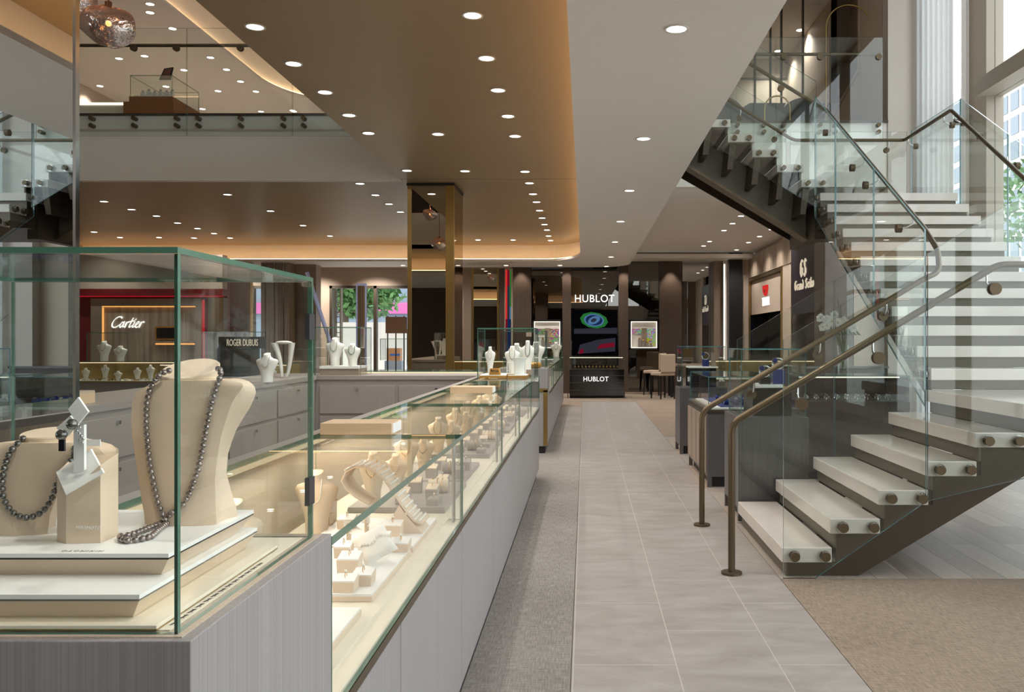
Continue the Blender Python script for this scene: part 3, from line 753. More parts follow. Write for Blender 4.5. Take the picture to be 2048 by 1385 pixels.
def vitrine(name,x0,x1,y0,y1,z0,z1,label,edge='glass_edge',g=.0085,lights=None,floorpanel=False):
    t=thing(name,((x0+x1)/2,(y0+y1)/2,z0),label,'glass display case')
    MB().pane(x0,x1,y0,y1,z1-g,z1,'glass',edge).build('top_glass',t)
    z1=z1-g-.0005
    MB().pane(x0,x1,y0,y0+g,z0,z1,'glass',edge).build('front_glass',t)
    MB().pane(x0,x1,y1-g,y1,z0,z1,'glass',edge).build('back_glass',t)
    MB().pane(x0,x0+g,y0+g,y1-g,z0,z1,'glass',edge).build('side_glass',t)
    MB().pane(x1-g,x1,y0+g,y1-g,z0,z1,'glass',edge).build('side_glass',t)
    return t
v1=vitrine('glass_display_case',-1.023,-.487,1.046,1.568,1.0476,1.511,'large clear glass case holding the two leather busts with dark pearls at the near left',g=.0075)
MB().box(-.495,-.4865,1.545,1.575,1.106,1.155,'desk').build('hinge',v1,label='dark metal door clip')
MB().box(-.495,-.4865,1.545,1.575,1.40,1.446,'desk').build('hinge',v1,label='dark metal door clip')
v2=vitrine('glass_display_case',-1.01,-.469,8.2,8.8,1.041,1.511,'clear glass case on the aisle counter with white busts and a gold tray')
MB().box(-.55,-.50,8.185,8.1995,1.08,1.12,'taupe_wood').build('hinge',v2); MB().box(-.55,-.50,8.185,8.1995,1.43,1.47,'taupe_wood').build('hinge',v2)
vitrine('glass_display_case',-1.01,-.487,10.78,11.3,1.047,1.511,'clear glass case on the brass edged plinth beyond the gold tray case')
vitrine('glass_display_case',-.98,-.47,17.95,18.5,1.041,1.45,'small clear glass case at the far end of the counters')

# ------------------------------------------------------------------ near pearl display
def tray_step(name,x0,x1,y0,y1,z0,z1,ins,label,line='black'):
    t=thing(name,((x0+x1)/2,(y0+y1)/2,z0),label,'display riser')
    zt_=z1-.006
    def ring(i,z): return [(x0+i,y0+i,z),(x1-i,y0+i,z),(x1-i,y1-i,z),(x0+i,y1-i,z)]
    MB().loft([ring(ins,z0),ring(.001,zt_-.002)],'leather',False).build('body',t)
    MB().box(x0+.0005,x1-.0005,y0+.0005,y1-.0005,zt_-.002,zt_+.0005,line).build('edge_line',t,label='thin dark edge line')
    MB().box(x0,x1,y0,y1,zt_+.0005,z1,'white_board').build('top_board',t,label='white top board')
    return t
t0=thing('base_slab',(-.76,1.26,1.05),'low cream base slab under the stacked risers in the near glass case','display base')
MB().box(-1.0,-.516,1.054,1.468,1.0492,1.0556,'cream').build('slab',t0,bevel=.0008)
MB().box(-1.0,-.5158,1.0537,1.468,1.0492,1.0512,'brass').build('gold_edge',t0,label='gold edge')
pr=MB()
for i in range(13):
    q=1.075+i*.0235; pr.add([(-.5115,q,1.0493),(-.508,q,1.0493),(-.505,q+.018,1.0493),(-.5085,q+.018,1.0493)],[(0,1,2,3)],'desk')
    pr.add([(-.5115,q+.018,1.0493),(-.5095,q+.018,1.0493),(-.504,q+.002,1.0493),(-.506,q+.002,1.0493)],[(0,1,2,3)],'grey_board')
pr.build('printed_pattern',pf,label='grey leaf shaped marks printed along the edge')
r1=tray_step('display_riser',-.98,-.545,1.070,1.455,1.0558,1.0880,.016,'lower leather sided riser with a white top in the near glass case','silver')
r2=tray_step('display_riser',-.86,-.545,1.145,1.440,1.0882,1.1200,.018,'upper leather sided riser with a white top carrying the two busts')
place_text('MIKIMOTO','lettering',(-.665,1.158,1.1203),r2,.055,facing='+z180',depth=.0004,mat='grey_board',spacing=1.3)
place_text('MIKIMOTO','lettering',(-.765,1.078,1.0883),r1,.045,facing='+z180',depth=.0004,mat='grey_board',spacing=1.3)

def bust(name, sections, yc, label, cat='necklace bust', mat='leather', depth=.052, neck=None, n=28, rot=0, group=None, curve=.03, ztilt=.015):
    """sections: (z, xl, xr, front, back) lofted with a rounded, forward bulging outline"""
    t=thing(name,((sections[0][1]+sections[0][2])/2,yc,sections[0][0]),label,cat,group)
    rings=[]
    for (z,xl,xr,fd,bd) in sections:
        cx,hw=(xl+xr)/2,(xr-xl)/2; ring=[]
        for k in range(n):
            a=2*PI*k/n; c,s_=math.cos(a),math.sin(a)
            x=cx+hw*math.copysign(abs(c)**.8,c)
            y=(-fd if s_<0 else bd)*abs(s_)**.75
            ring.append((x,yc+y+curve*(abs(c)**2)*(1 if z>sections[0][0]+.01 else .3),z+(ztilt*s_*-1 if False else 0)))
        rings.append(ring)
    mb=MB(); mb.loft(rings,mat); mb.build('form',t)
    # slanted neck cap with a raised rim
    if neck:
        (cx,cy,cz,rx,ry,tilt)=neck
        ca=MB(); e=[]
        for dz,f in ((0,.99),(.0035,1.0),(.005,.97)):
            e.append([(cx+rx*f*math.cos(2*PI*k/n),cy+ry*f*math.sin(2*PI*k/n),cz+dz+tilt*ry*math.sin(2*PI*k/n)) for k in range(n)])
        ca.loft(e,mat); ca.build('neck_cap',t)
    return t
def necklace(name,pts,r,mat,label,step=None,clasp=None):
    """pearls threaded at equal steps along a path of points"""
    pts=[Vector(p) for p in pts]; L=[0]
    for a,b in zip(pts[:-1],pts[1:]): L.append(L[-1]+(b-a).length)
    step=step or r*2.04; t=thing(name,pts[0],label,'pearl necklace')
    MB().tube(pts,r*.12,'silver',6).build('string',t)
    proto=None; d=0; n=0; k=0
    while d<=L[-1] and n<99:
        while k<len(L)-2 and L[k+1]<d: k+=1
        p=pts[k].lerp(pts[k+1],(d-L[k])/max(1e-6,L[k+1]-L[k]))
        if proto is None: proto=MB().sph(p,r,mat,14,10).build('pearl',t); p0=p.copy()
        else:
            c=proto.copy(); COL.objects.link(c); c.parent=t; c.location=p-p0
        d+=step; n+=1
    return t
YBU=1.355
def X(px,Y=YBU): return (px-U0)/F*Y
def Zp(py,Y=YBU): return H+(V0-py)/F*Y
zb=1.1202
def shell_bust(loc_y, rows, zbase, neckrows, cap, label, D=.062, fd=.030, bulge=.012):
    """rows (py, xl, xf, xo): left outline, front/side edge and right outline in the view of the front plane"""
    Yf=loc_y-fd; Yb=loc_y-fd+D; nf=12
    t=thing('necklace_bust',((rows[0][1]+rows[0][2])/2/F*loc_y-U0/F*loc_y,loc_y,zbase),label,'necklace bust')
    fr,sd,bk=[],[],[]
    for k,(py,xl,xf,xo) in enumerate(rows):
        z=max(zbase,H+(V0-py)/F*Yf) if k else zbase
        L=Vector(((xl-U0)/F*Yf,Yf,z)); E=Vector(((xf-U0)/F*Yf,Yf,z)); B=Vector(((xo-U0)/F*Yb,Yb,z)); LB=Vector((L.x+.012,Yb,z))
        fr.append([L.lerp(E,i/nf)+Vector((0,-bulge*math.sin(PI*i/nf)**.6,0)) for i in range(nf+1)])
        sd.append([E.lerp(B,i/5)+Vector((-.006*math.sin(PI*i/5),0,0)) for i in range(6)]); bk.append([B,B.lerp(LB,.5),LB,L])
    m=MB(); m.loft(fr,'leather',closed=False,cap=False).loft(sd,'leather',closed=False,cap=False).loft(bk,'leather',closed=False,cap=False)
    top=fr[-1]+sd[-1][1:]+bk[-1][1:-1]; m.add(top,[tuple(range(len(top)))],'leather')
    cx,cy,cz,rx,ry,tl,rl=cap; n=32; rg=[]
    for k,(f,dz,w) in enumerate(neckrows):
        rg.append([(cx+rx*w*math.cos(2*PI*q/n),cy+ry*w*math.sin(2*PI*q/n),cz+dz+f*(tl*ry*math.sin(2*PI*q/n)+rl*rx*math.cos(2*PI*q/n))) for q in range(n)])
    m.loft(rg,'leather',cap=False); m.build('form',t)
    c=MB(); e=[]
    for dz,f in ((0,1.0),(.0025,1.02),(.004,.98)): e.append([(cx+rx*f*math.cos(2*PI*q/n),cy+ry*f*math.sin(2*PI*q/n),cz+dz+tl*ry*f*math.sin(2*PI*q/n)+rl*rx*f*math.cos(2*PI*q/n)) for q in range(n)])
    c.loft(e,'leather'); c.build('neck_cap',t); return t
rows=[(1046,290,433,475),(1028,288,432,472),(1000,283,431,463),(960,277,430,453),(920,271,434,456),(895,267,438,463),(870,264,443,472),(845,262,451,486),(822,263,458,500),(804,265,465,508),(790,270,474,512),(780,281,482,510),(773,294,486,505),(767,308,484,498),(761,322,468,480)]
nr=[(.1,-.052,1.06),(.3,-.038,1.0),(.55,-.024,.96),(.8,-.010,.96),(1.0,-.0,1.0)]
b1=shell_bust(YBU,rows,zb,nr,(X(379,YBU),YBU+.002,Zp(737)-.004,.0435,.036,.40,.05),'tall leather necklace bust with a long dark pearl rope hanging in a tail')
def onfront(x,y,dy): return P(x,y,YBU-dy-.004)
pth=[(338,742,.026),(326,746,.036),(318,752,.040),(306,766,.038),(297,787,.038),(293,810,.040),(292,833,.040),(292,856,.040),(294,879,.040),(296,902,.041),(300,931,.041),(305,957,.041),(310,983,.041),(315,1006,.042),(321,1020,.043),(326,1032,.045)]
L1=[onfront(*p) for p in pth]
loopz=1.1200+.0047
lp=[PZ(x,y,loopz) for x,y in [(334,1047),(322,1056),(311,1066),(303,1073),(289,1077),(271,1080),(252,1082),(240,1078),(241,1073),(258,1071),(274,1066),(289,1060),(304,1054),(318,1049),(330,1043)]]
rs_=[(341,1028,.044),(352,1020,.043),(364,1013,.042),(377,992,.041),(387,966,.041),(396,940,.041),(403,908,.041),(407,885,.040),(413,856,.040),(417,833,.040),(423,807,.038),(430,784,.037),(439,757,.036),(442,742,.030),(436,738,.018)]
necklace('pearl_necklace',L1+lp+[onfront(*p) for p in rs_],.0046,'pearl_dark','long rope of dark grey pearls hung on the tall leather bust')
# short bust with graduated pearls
YB2=1.29
def X2(px): return (px-U0)/F*YB2
def Z2(py): return H+(V0-py)/F*YB2
rows=[(1070,-40,95,112),(1030,-50,100,115),(990,-62,115,137),(960,-72,150,190),(940,-80,180,222),(920,-84,202,238),(908,-80,208,237),(898,-60,198,222),(891,-30,176,196),(885,5,160,172)]
b2=shell_bust(YB2,rows,zb,[(.1,-.03,1.12),(.4,-.02,1.02),(.7,-.01,.98),(1,0,1.0)],(X2(97),YB2,Z2(866)-.003,.036,.036,.13,.0),'low leather bust with a short strand of dark pearls at the left edge',D=.055)
pp=[(46,878,.024),(36,888,.03),(25,899,.036),(15,915,.037),(9,935,.038),(5,955,.038),(4,975,.038),(6,992,.038),(11,1007,.038),(20,1021,.038),(32,1031,.038),(46,1036,.038),(60,1036,.038),(75,1031,.038),(88,1021,.038),(99,1007,.038),(107,990,.038),(113,970,.038),(126,945,.037),(140,925,.036),(148,910,.033),(150,895,.028)]
necklace('pearl_necklace',[P(x,y,YB2-d-.009) for x,y,d in pp],.0048,'pearl_green','short strand of greenish dark pearls on the low leather bust')
# earring stand: angled block, tilted white board, post and diamond card
YE1=1.205
def Q(x,y,Y=YE1): return P(x,y,Y)
es=thing('earring_stand',(Q(160,0).x,YE1,zb),'angled leather block with tilted white boards and two dark pearl earrings','earring stand')
f=YE1-.005
a,b,c=Q(112,0,f+.012).x,Q(132,0,f).x,Q(206,0,f+.01).x
m=MB(); base=[(a,f+.014),(b,f),(c,f+.004),(c,f+.05),(a,f+.05)]
zt1=[Q(0,948).z,Q(0,990).z,Q(0,930).z,Q(0,915).z,Q(0,925).z]
m.loft([[(x,y,zb) for x,y in base],[(x,y,z) for (x,y),z in zip(base,zt1)]],'leather',False)
m.build('block',es,bevel=.0006)
def board(pts,th,mat,name,par,Ybase,slope=.0):
    m=MB(); fr=[P(x,y,Ybase+s) for x,y,s in pts]; bk=[p+Vector((0,th,0)) for p in fr]; n=len(pts)
    m.add(fr+bk,[tuple(range(n)),tuple(reversed(range(n,2*n)))]+[(i,n+i,n+(i+1)%n,(i+1)%n) for i in range(n)],mat); return m.build(name,par)
board([(112,945,.012),(181,899,.02),(207,947,.0),(132,991,-.012)],.004,'white_board','white_board',es,YE1-.004)
board([(147,946,0),(147,858,0),(168,850,0),(168,941,0)],.006,'white_board','post',es,YE1-.006)
board([(136,819,0),(156,795,0),(176,824,0),(155,850,0)],.004,'white_board','diamond_card',es,YE1-.012)
board([(112,857,0),(140,832,0),(152,848,0),(136,872,0)],.004,'white_board','white_board',es,YE1-.006)
MB().sph(P(144,849,YE1-.022),.0075,'pearl_green',18,12).build('pearl',es,label='dark round pearl'); MB().sph(P(123,870,YE1-.022),.0075,'pearl_green',18,12).build('pearl',es,label='dark round pearl')
q0,q1=P(117,879,YE1-.02),P(128,903,YE1-.02); MB().box(q0.x,q1.x,q0.y,q0.y+.004,q1.z,q0.z,'gem_black').build('baguette_drop',es,label='dark blue baguette drop')
sp=MB()
for (x,y) in [(150,845),(156,850),(160,856),(154,862),(159,868),(163,873),(160,880),(165,886),(167,878)]: sp.sph(P(x,y,YE1-.012),.0022,'silver',6,4)
sp.build('diamond_spray',es,label='small silver diamond spray')
tg=MB(); q0,q1=P(172,880,YE1+.03),P(200,893,YE1+.03); tg.box(q0.x,q1.x,q0.y,q0.y+.002,q1.z,q0.z,'white_board'); tg.build('price_tag',es)
place_text('MIKIMOTO','lettering',P(177,1056,f-.0015),es,.034,facing='-y',depth=.0006,mat='white_board',spacing=1.2)

# ================================================================== CONTENTS OF THE LONG COUNTER
ORD=['first','second','third','fourth','fifth','sixth','seventh','eighth','ninth','tenth','eleventh','twelfth']
ZD1=ZD+.0065
def flat_tray(name,x0,x1,y0,y1,z,h,mat,top,label,cat='display tray'):
    t=thing(name,((x0+x1)/2,(y0+y1)/2,z),label,cat)
    MB().box(x0,x1,y0,y1,z,z+h*.7,mat).build('base',t,bevel=.0015); MB().box(x0+.002,x1-.002,y0+.002,y1-.002,z+h*.7+.0003,z+h,top).build('top_board',t)
    return t
flat_tray('display_tray',-.90,-.55,1.74,2.155,ZD1,.020,'leather','white_board','nearest white topped jewellery tray in the counter')
flat_tray('display_tray',-.90,-.55,2.262,2.765,ZD1,.020,'leather','white_board','white topped tray carrying the satin pillow')
flat_tray('display_tray',-.90,-.548,2.79,3.235,ZD1,.020,'leather','white_board','white topped tray carrying the wide pearl cuff')
ZT1=ZD1+.0205
def ring_box(x,y,w,d,h,mat,top,label,rot=0,grp=None,cat='ring box',ring='gold'):
    t=thing('ring_box',(x,y,ZT1 if mat!='grey_board' else ZT1),label,cat,grp); z=ZT1
    MB().loft([[(x-w*.46,y-d/2,z),(x+w*.46,y-d/2,z),(x+w*.46,y+d/2,z),(x-w*.46,y+d/2,z)],[(x-w*.5,y-d/2,z+h),(x+w*.5,y-d/2,z+h),(x+w*.5,y+d/2,z+h*1.35),(x-w*.5,y+d/2,z+h*1.35)]],mat,False).build('block',t,bevel=.001)
    MB().loft([[(x-w*.47,y-d*.46,z+h+.0005),(x+w*.47,y-d*.46,z+h+.0005),(x+w*.47,y+d*.46,z+h*1.33+.0005),(x-w*.47,y+d*.46,z+h*1.33+.0005)],[(x-w*.47,y-d*.46,z+h+.004),(x+w*.47,y-d*.46,z+h+.004),(x+w*.47,y+d*.46,z+h*1.33+.004),(x-w*.47,y+d*.46,z+h*1.33+.004)]],top,False).build('pad',t)
    MB().torus((x,y,z+h*1.2+.008),.0085,.0012,ring,'x',18,6).build('ring',t); MB().sph((x,y,z+h*1.2+.019),.0042,'pearl_white',10,7).build('pearl',t)
    t.rotation_euler=(0,0,rot); return t
def PT(x,y): return PZ(x,y,ZT1)
rb=[((686,1187),.058,.05,.026,'low ring box at the near corner of the pillow tray'),((722,1174),.056,.05,.026,'ring box beside the near corner box on the pillow tray'),((694,1150),.062,.055,.038,'taller ring box left of the satin pillow'),((757,1108),.052,.06,.040,'tall ring box just behind the satin pillow'),((798,1106),.056,.055,.024,'low wide ring box at the far right corner of the pillow tray'),((683,1118),.05,.05,.03,'ring box behind and left of the satin pillow'),((782,1074),.068,.055,.034,'ring box in front of the pearl cuff'),((690,1060),.06,.05,.03,'ring box at the left end of the cuff tray')]
for (px,w,d,h,lb) in rb:
    p=PT(*px); ring_box(p.x,p.y+d/2+.002,w,d,h,'leather','white_board',lb,rot=random.uniform(-.03,.03),grp='leather ring boxes in the first bay')
# satin pillow with bracelet
p=PT(746,1128); pil=thing('satin_pillow',(p.x,p.y+.02,ZT1),'white satin pillow with a pearl bracelet round it','pillow')
mb=MB(); n=14; hw=.052
def pillow_pt(u,v,sgn):
    e=(1-u**4)*(1-v**4); s_=1-.10*(1-abs(u))**1*abs(v)**3-.10*(1-abs(v))*abs(u)**3
    return Vector((u*hw*s_,sgn*.022*e**.5,v*hw*s_))
rot=Matrix.Rotation(math.radians(-34),3,'Y'); tlt=Matrix.Rotation(math.radians(-38),3,'X'); cc=Vector((p.x,p.y+.02,ZT1+.052))
for sg in (1,-1):
    vs=[cc+tlt@(rot@pillow_pt(-1+2*i/n,-1+2*j/n,sg)) for j in range(n+1) for i in range(n+1)]
    mb.add(vs,[(j*(n+1)+i,j*(n+1)+i+1,(j+1)*(n+1)+i+1,(j+1)*(n+1)+i)[::sg] for j in range(n) for i in range(n)],'leather_white',True)
mb.build('cushion',pil)
br=MB()
for k in range(12):
    v=-.95+1.9*k/11; q=cc+tlt@(rot@(pillow_pt(v,.12*math.sin(k),-1)+Vector((0,-.004,0)))); br.sph(q,.0042,'pearl_white',8,6)
br.build('bracelet',pil)
# wide pearl cuff on a curved leather strap
cf=thing('pearl_cuff_stand',(-.72,3.02,ZT1),'wide pearl studded cuff wrapped over a curved leather strap stand','bracelet display')
prof=[(690,962),(697,945),(712,935),(732,934),(752,942),(770,958),(786,980),(800,1002),(815,1024),(830,1042),(846,1044)]
inn=[(702,962),(706,950),(716,944),(730,946),(744,958),(757,976),(770,1000),(784,1026),(800,1046),(820,1053),(846,1050)]
Yc=3.0
A_=[P(x,y,Yc) for x,y in prof]; A_=[Vector((v.x,v.y,max(v.z,ZT1+.002))) for v in A_]
mb=MB(); wd=.13
def strap(pts,th,mat,y0,y1,mbx):
    n=len(pts); nr=[]
    for i in range(n):
        a=pts[max(0,i-1)]; b=pts[min(n-1,i+1)]; d=(b-a).normalized(); nr.append(Vector((d.z,0,-d.x)))
    sub=[]
    for i in range(n):
        sub.append([pts[i]+Vector((0,y0,0)),pts[i]+Vector((0,y1,0)),pts[i]+Vector((0,y1,0))+nr[i]*th,pts[i]+Vector((0,y0,0))+nr[i]*th])
    mbx.loft(sub,mat,True)
skew=.0
body=[(690,962),(697,945),(712,935),(732,934),(752,942),(770,958),(786,980),(800,1002),(815,1024),(830,1042),(847,1046),(846,1052),(820,1052),(780,1052),(758,1030),(740,1004),(716,990),(700,976)]
bp=[P(x,y,Yc) for x,y in body]; poly=[(v.x,max(v.z,ZT1+.001)) for v in bp]
# open loop: leather band from the back loop over the top and down to the foot
band=[P(x,y,Yc) for x,y in [(742,1004),(716,990),(698,975),(690,960),(697,944),(713,935),(733,935),(753,943),(771,959),(787,981),(802,1004),(817,1026),(831,1042),(848,1047)]]
band=[Vector((v.x,v.y,max(v.z,ZT1+.003))) for v in band]
mb=MB(); strap(band,-.006,'leather',-.03,.10,mb); mb.build('leather_band',cf)
ml=MB(); foot=[(band[-1].x,ZT1),(band[-2].x,band[-2].z-.006),(band[-3].x,band[-3].z-.006),(band[-4].x,band[-4].z-.006),(band[-4].x-.05,ZT1+.012),(band[-4].x-.03,ZT1)]
ml.prism(foot,Yc-.03,Yc+.10,'y','leather').build('foot',cf)
pm=MB(); top=band[4:]
for i in range(len(top)-1):
    for s_ in range(2):
        c=top[i].lerp(top[i+1],s_/2); a=top[i]; b=top[i+1]; d=(b-a).normalized(); nn=Vector((-d.z,0,d.x))
        for j in range(9): pm.sph((c+nn*.0095)+Vector((0,-.024+j*.0145,0)),.0046,'pearl_white',8,6)
pm.build('pearl_rows',cf,kind='stuff')
m=MB(); i=-3; q=band[i]; m.tube([q+Vector((0,-.035,.004)),q+Vector((0,.105,.004))],.006,'leather',8); m.build('keeper',cf)
# tray shaped earring cards near the glass
for i,(x,y) in enumerate([(730,1076),(694,1092),(653+5,1052)]):
    p=PT(x,y); t=thing('earring_card',(p.x,p.y,ZT1),['thin upright earring card beside the satin pillow','thin upright earring card left of the pillow','upright earring card near the case corner'][i],'earring stand')
    MB().box(p.x-.002,p.x+.002,p.y,p.y+.045,ZT1,ZT1+.07,'light_wood').build('post',t); MB().box(p.x-.014,p.x+.014,p.y+.01,p.y+.013,ZT1+.045,ZT1+.075,'leather_white').build('card',t)
    MB().sph((p.x+.009,p.y+.005,ZT1+.038),.004,'pearl_white',8,6).build('pearl',t)
# further bays: grey trays with rings, bracelets and busts
def small_bust(x,y,z,h,w,label,mat='leather',neckmat='gold',group=None,cat='necklace bust',dark=False):
    group=group or ('leather necklace busts in the long counter' if mat=='leather' else 'white necklace busts')
    t=thing('necklace_bust',(x,y,z),label,cat,group); n=20; rings=[]
    for f,wf,dp in [(0,.46,.20),(.25,.5,.17),(.45,.66,.15),(.62,.86,.15),(.74,.96,.14),(.80,.84,.14),(.84,.52,.15),(.90,.30,.17),(1,.27,.17)]:
        rings.append([(x+w/2*wf*math.copysign(abs(math.cos(2*PI*k/n))**.8,math.cos(2*PI*k/n)),y+w*dp*math.sin(2*PI*k/n)+w*.10*math.cos(2*PI*k/n)**2,z+h*f+(w*.05*math.sin(2*PI*k/n) if f>.95 else 0)) for k in range(n)])
    MB().loft(rings,mat).build('form',t)
    pts=[(x+w*.16*math.cos(a),y-w*(.17+.0*a),z+h*(.70+.17*math.sin(a))) for a in [math.radians(180+q) for q in range(0,181,15)]]
    pts=[(x-w*.16,y-w*.08,z+h*.90)]+pts+[(x+w*.16,y-w*.08,z+h*.90)]
    m=MB().tube(pts,w*.012 if not dark else w*.02,neckmat,6); m.sph((x,y-w*.18,z+h*.51),w*.025,neckmat,8,6); m.build('necklace',t); return t
def bracelet_roll(x,y,label,mat='leather',metal='gold',z=None,grp=None):
    z=z or ZT1; t=thing('bracelet_roll',(x,y,z),label,'bracelet display',grp)
    MB().cyl((x-.04,y,z+.032),(x+.04,y+.02,z+.032),.030,mat,18).build('roll',t)
    m=MB()
    for q in (-.02,0,.02): m.torus((x+q,y+.01,z+.032),.0315,.0025,metal,'x',20,6)
    m.build('bracelets',t); return t
bays=[(3.42,4.86,'second'),(5.0,6.18,'third'),(6.32,7.54,'fourth'),(7.68,8.2,'fifth')]
gcount=0
for bi,(ya,yb_,nm) in enumerate(bays):
    y=ya; k=0
    while y<yb_-.3:
        d=min(.62,yb_-y-.02)
        flat_tray('display_tray',-.93,-.547-.02*(k%2),y,y+d,ZD1,.022,'grey_board','grey_board',f'{ORD[gcount]} grey jewellery tray from the near end of the long counter'); gname=f'{ORD[gcount]} grey tray of the long counter'; gcount+=1
        # front row of ring blocks
        m_=int(d/.13)
        for j in range(m_):
            yy=y+.06+j*.13; xx=-.60-(.03 if j%2 else 0)
            if (j+k+bi)%3==2: bracelet_roll(xx-.03,yy,f'gold bracelet roll, {ORD[j]} along the front of the {gname}','grey_board' if j%2 else 'leather',grp='bracelet rolls on the grey trays')
            else: ring_box(xx,yy,.05,.05,.022+.02*((j+k)%2),'grey_board','leather' if (j%2) else 'grey_board',f'grey ring block, {ORD[j]} along the front of the {gname}',rot=random.uniform(-.2,.2),grp='ring blocks on the grey trays')
            if j%2==0:
                ring_box(xx-.13,yy+.03,.055,.05,.045,'grey_board','leather',f'tall ring block behind place {j+1} on the {gname}',grp='ring blocks on the grey trays')
        small_bust(-.86,y+.12,ZT1+.001,.20,.13,f'leather bust with a fine gold chain behind the {gname}')
        if d>.45: small_bust(-.82,y+.36,ZT1+.001,.16,.12,f'low leather bust with a silver chain on the {gname}',neckmat='silver')
        y+=d+.04; k+=1
# backs of the first bay: leather busts and bracelets behind the white trays
small_bust(-.93,3.02,ZD1,.22,.16,'leather bust turned away behind the pearl cuff',neckmat='pearl_white')
small_bust(-.95,2.35,ZD1,.24,.17,'leather bust at the back of the first bay behind the pillow tray',neckmat='pearl_white')
small_bust(-.96,2.0,ZD1,.2,.15,'leather bust at the back left of the nearest tray',neckmat='pearl_white')
t=thing('earring_tower',(-.80,3.28-.05,ZD1),'round drum stand with a gold chain behind the cuff','display drum')
MB().lathe((-.96,3.22,ZD1),[(.03,0),(.045,.01),(.046,.12),(.044,.125),(.0,.126)],'leather').build('drum',t); MB().torus((-.96,3.22,ZD1+.09),.048,.002,'gold','z').build('chain',t)
# wooden presentation boxes lying on the glass top
for i,(x0,x1,y,lb) in enumerate([(640,783,848+0,'pale wood presentation box lying on the counter glass near the first joint'),(900,985,766,'second pale wood presentation box farther along the counter glass')]):
    yb=[3.30,5.85][i]; w0=P(x0,0,yb).x; w1=P(x1,0,yb).x; hh=.045
    t=thing('presentation_box',((w0+w1)/2,yb+.1,ZG),lb,'box')
    MB().box(w0,w1,yb,yb+.17,ZG+.0008,ZG+hh,'light_wood').build('box',t,bevel=.002); MB().box(w1,w1+.004,yb+.012,yb+.158,ZG+.006,ZG+hh-.004,'white_board').build('end_label',t,label='white end label')
# gold tray display in the second case (stands on the glass)
gz=ZG+.001
g=thing('gold_tray',(-.74,8.45,gz),'low golden tray in two parts under the white busts','display tray')
for a,b in ((-.995,-.74),(-.73,-.55)):
    MB().box(a,b,8.25,8.75,gz,gz+.018,'gold_board').build('base',g); MB().box(a+.004,b-.004,8.254,8.746,gz+.0182,gz+.026,'white_board').build('top_board',g)
gz2=gz+.0265
pp=P(993,0,8.3)
g=thing('gold_bracelet_block',(-.87,8.3,gz2),'golden cushion block with a dark patterned bracelet','bracelet display')
MB().loft([[(-.91,8.28,gz2),(-.80,8.28,gz2),(-.80,8.36,gz2),(-.91,8.36,gz2)],[(-.90,8.29,gz2+.06),(-.81,8.29,gz2+.06),(-.81,8.35,gz2+.06),(-.90,8.35,gz2+.06)]],'gold_board',False).build('block',g,bevel=.008)
m=MB(); 
for k in range(6): m.sph((-.885+.012*k,8.276,gz2+.042-(k%2)*.006),.007,'black_gloss',8,6)
m.build('bracelet',g)
g=thing('white_frame_stand',(-.71,8.33,gz2),'small white square frame on a gold foot','display frame')
m=MB(); x0,x1,z0,z1=-.745,-.675,gz2+.012,gz2+.115
m.box(x0,x0+.006,8.32,8.34,z0,z1,'white_board').box(x1-.006,x1,8.32,8.34,z0,z1,'white_board').box(x0,x1,8.32,8.34,z1,z1+.006,'white_board').box(x0,x1,8.32,8.34,z0-.006,z0,'white_board'); m.build('frame',g)
MB().box(x0,x1,8.31,8.35,gz2,gz2+.006,'gold_board').build('foot',g)
g=thing('white_pedestal',(-.63,8.4,gz2),'white curved pedestal with a fan shaped top in the gold tray case','display pedestal')
m=MB(); m.loft([[(-.63+r*math.cos(a),8.4+r*.7*math.sin(a),gz2+z) for a in [2*PI*k/16 for k in range(16)]] for r,z in ((.05,0),(.048,.06),(.055,.12),(.07,.16))],'white_board'); m.build('body',g)
small_bust(-.715,8.6,gz2,.265,.16,'white bust with a fine pendant in the gold tray case','leather_white','gem_black')
small_bust(-.565,8.62,gz2,.32,.14,'tall white bust with a long dark bead strand in the gold tray case','leather_white','gem_black',dark=True)
small_bust(-.94,8.66,gz2,.26,.11,'narrow white bust at the left side of the gold tray case','leather_white','silver')
# case on the brass edged plinth
small_bust(-.62,11.05,1.05,.32,.24,'white bust in the case on the brass edged plinth','leather_white','gem_black')
small_bust(-.86,11.0,1.05,.30,.22,'second white bust at the left of the case on the brass edged plinth','leather_white','silver')
t=thing('gold_cushion',(-.62,10.85,1.05),'round golden cushion in front of the busts in the plinth case','cushion'); MB().lathe((-.62,10.88,1.0485),[(.06,0),(.08,.02),(.08,.05),(.06,.07),(0,.072)],'gold_board').build('cushion',t)
small_bust(-.6,18.2,1.043,.3,.25,'white bust in the small case at the far end of the counters','leather_white','silver')
for i,y in enumerate((11.7,12.4,13.3,14.2,15.1,16.2,17.0)):
    small_bust(-.66,y,ZD1,.22,.18,f'small white bust, {ORD[i]} from the near end of the farther counter','leather_white','gold')

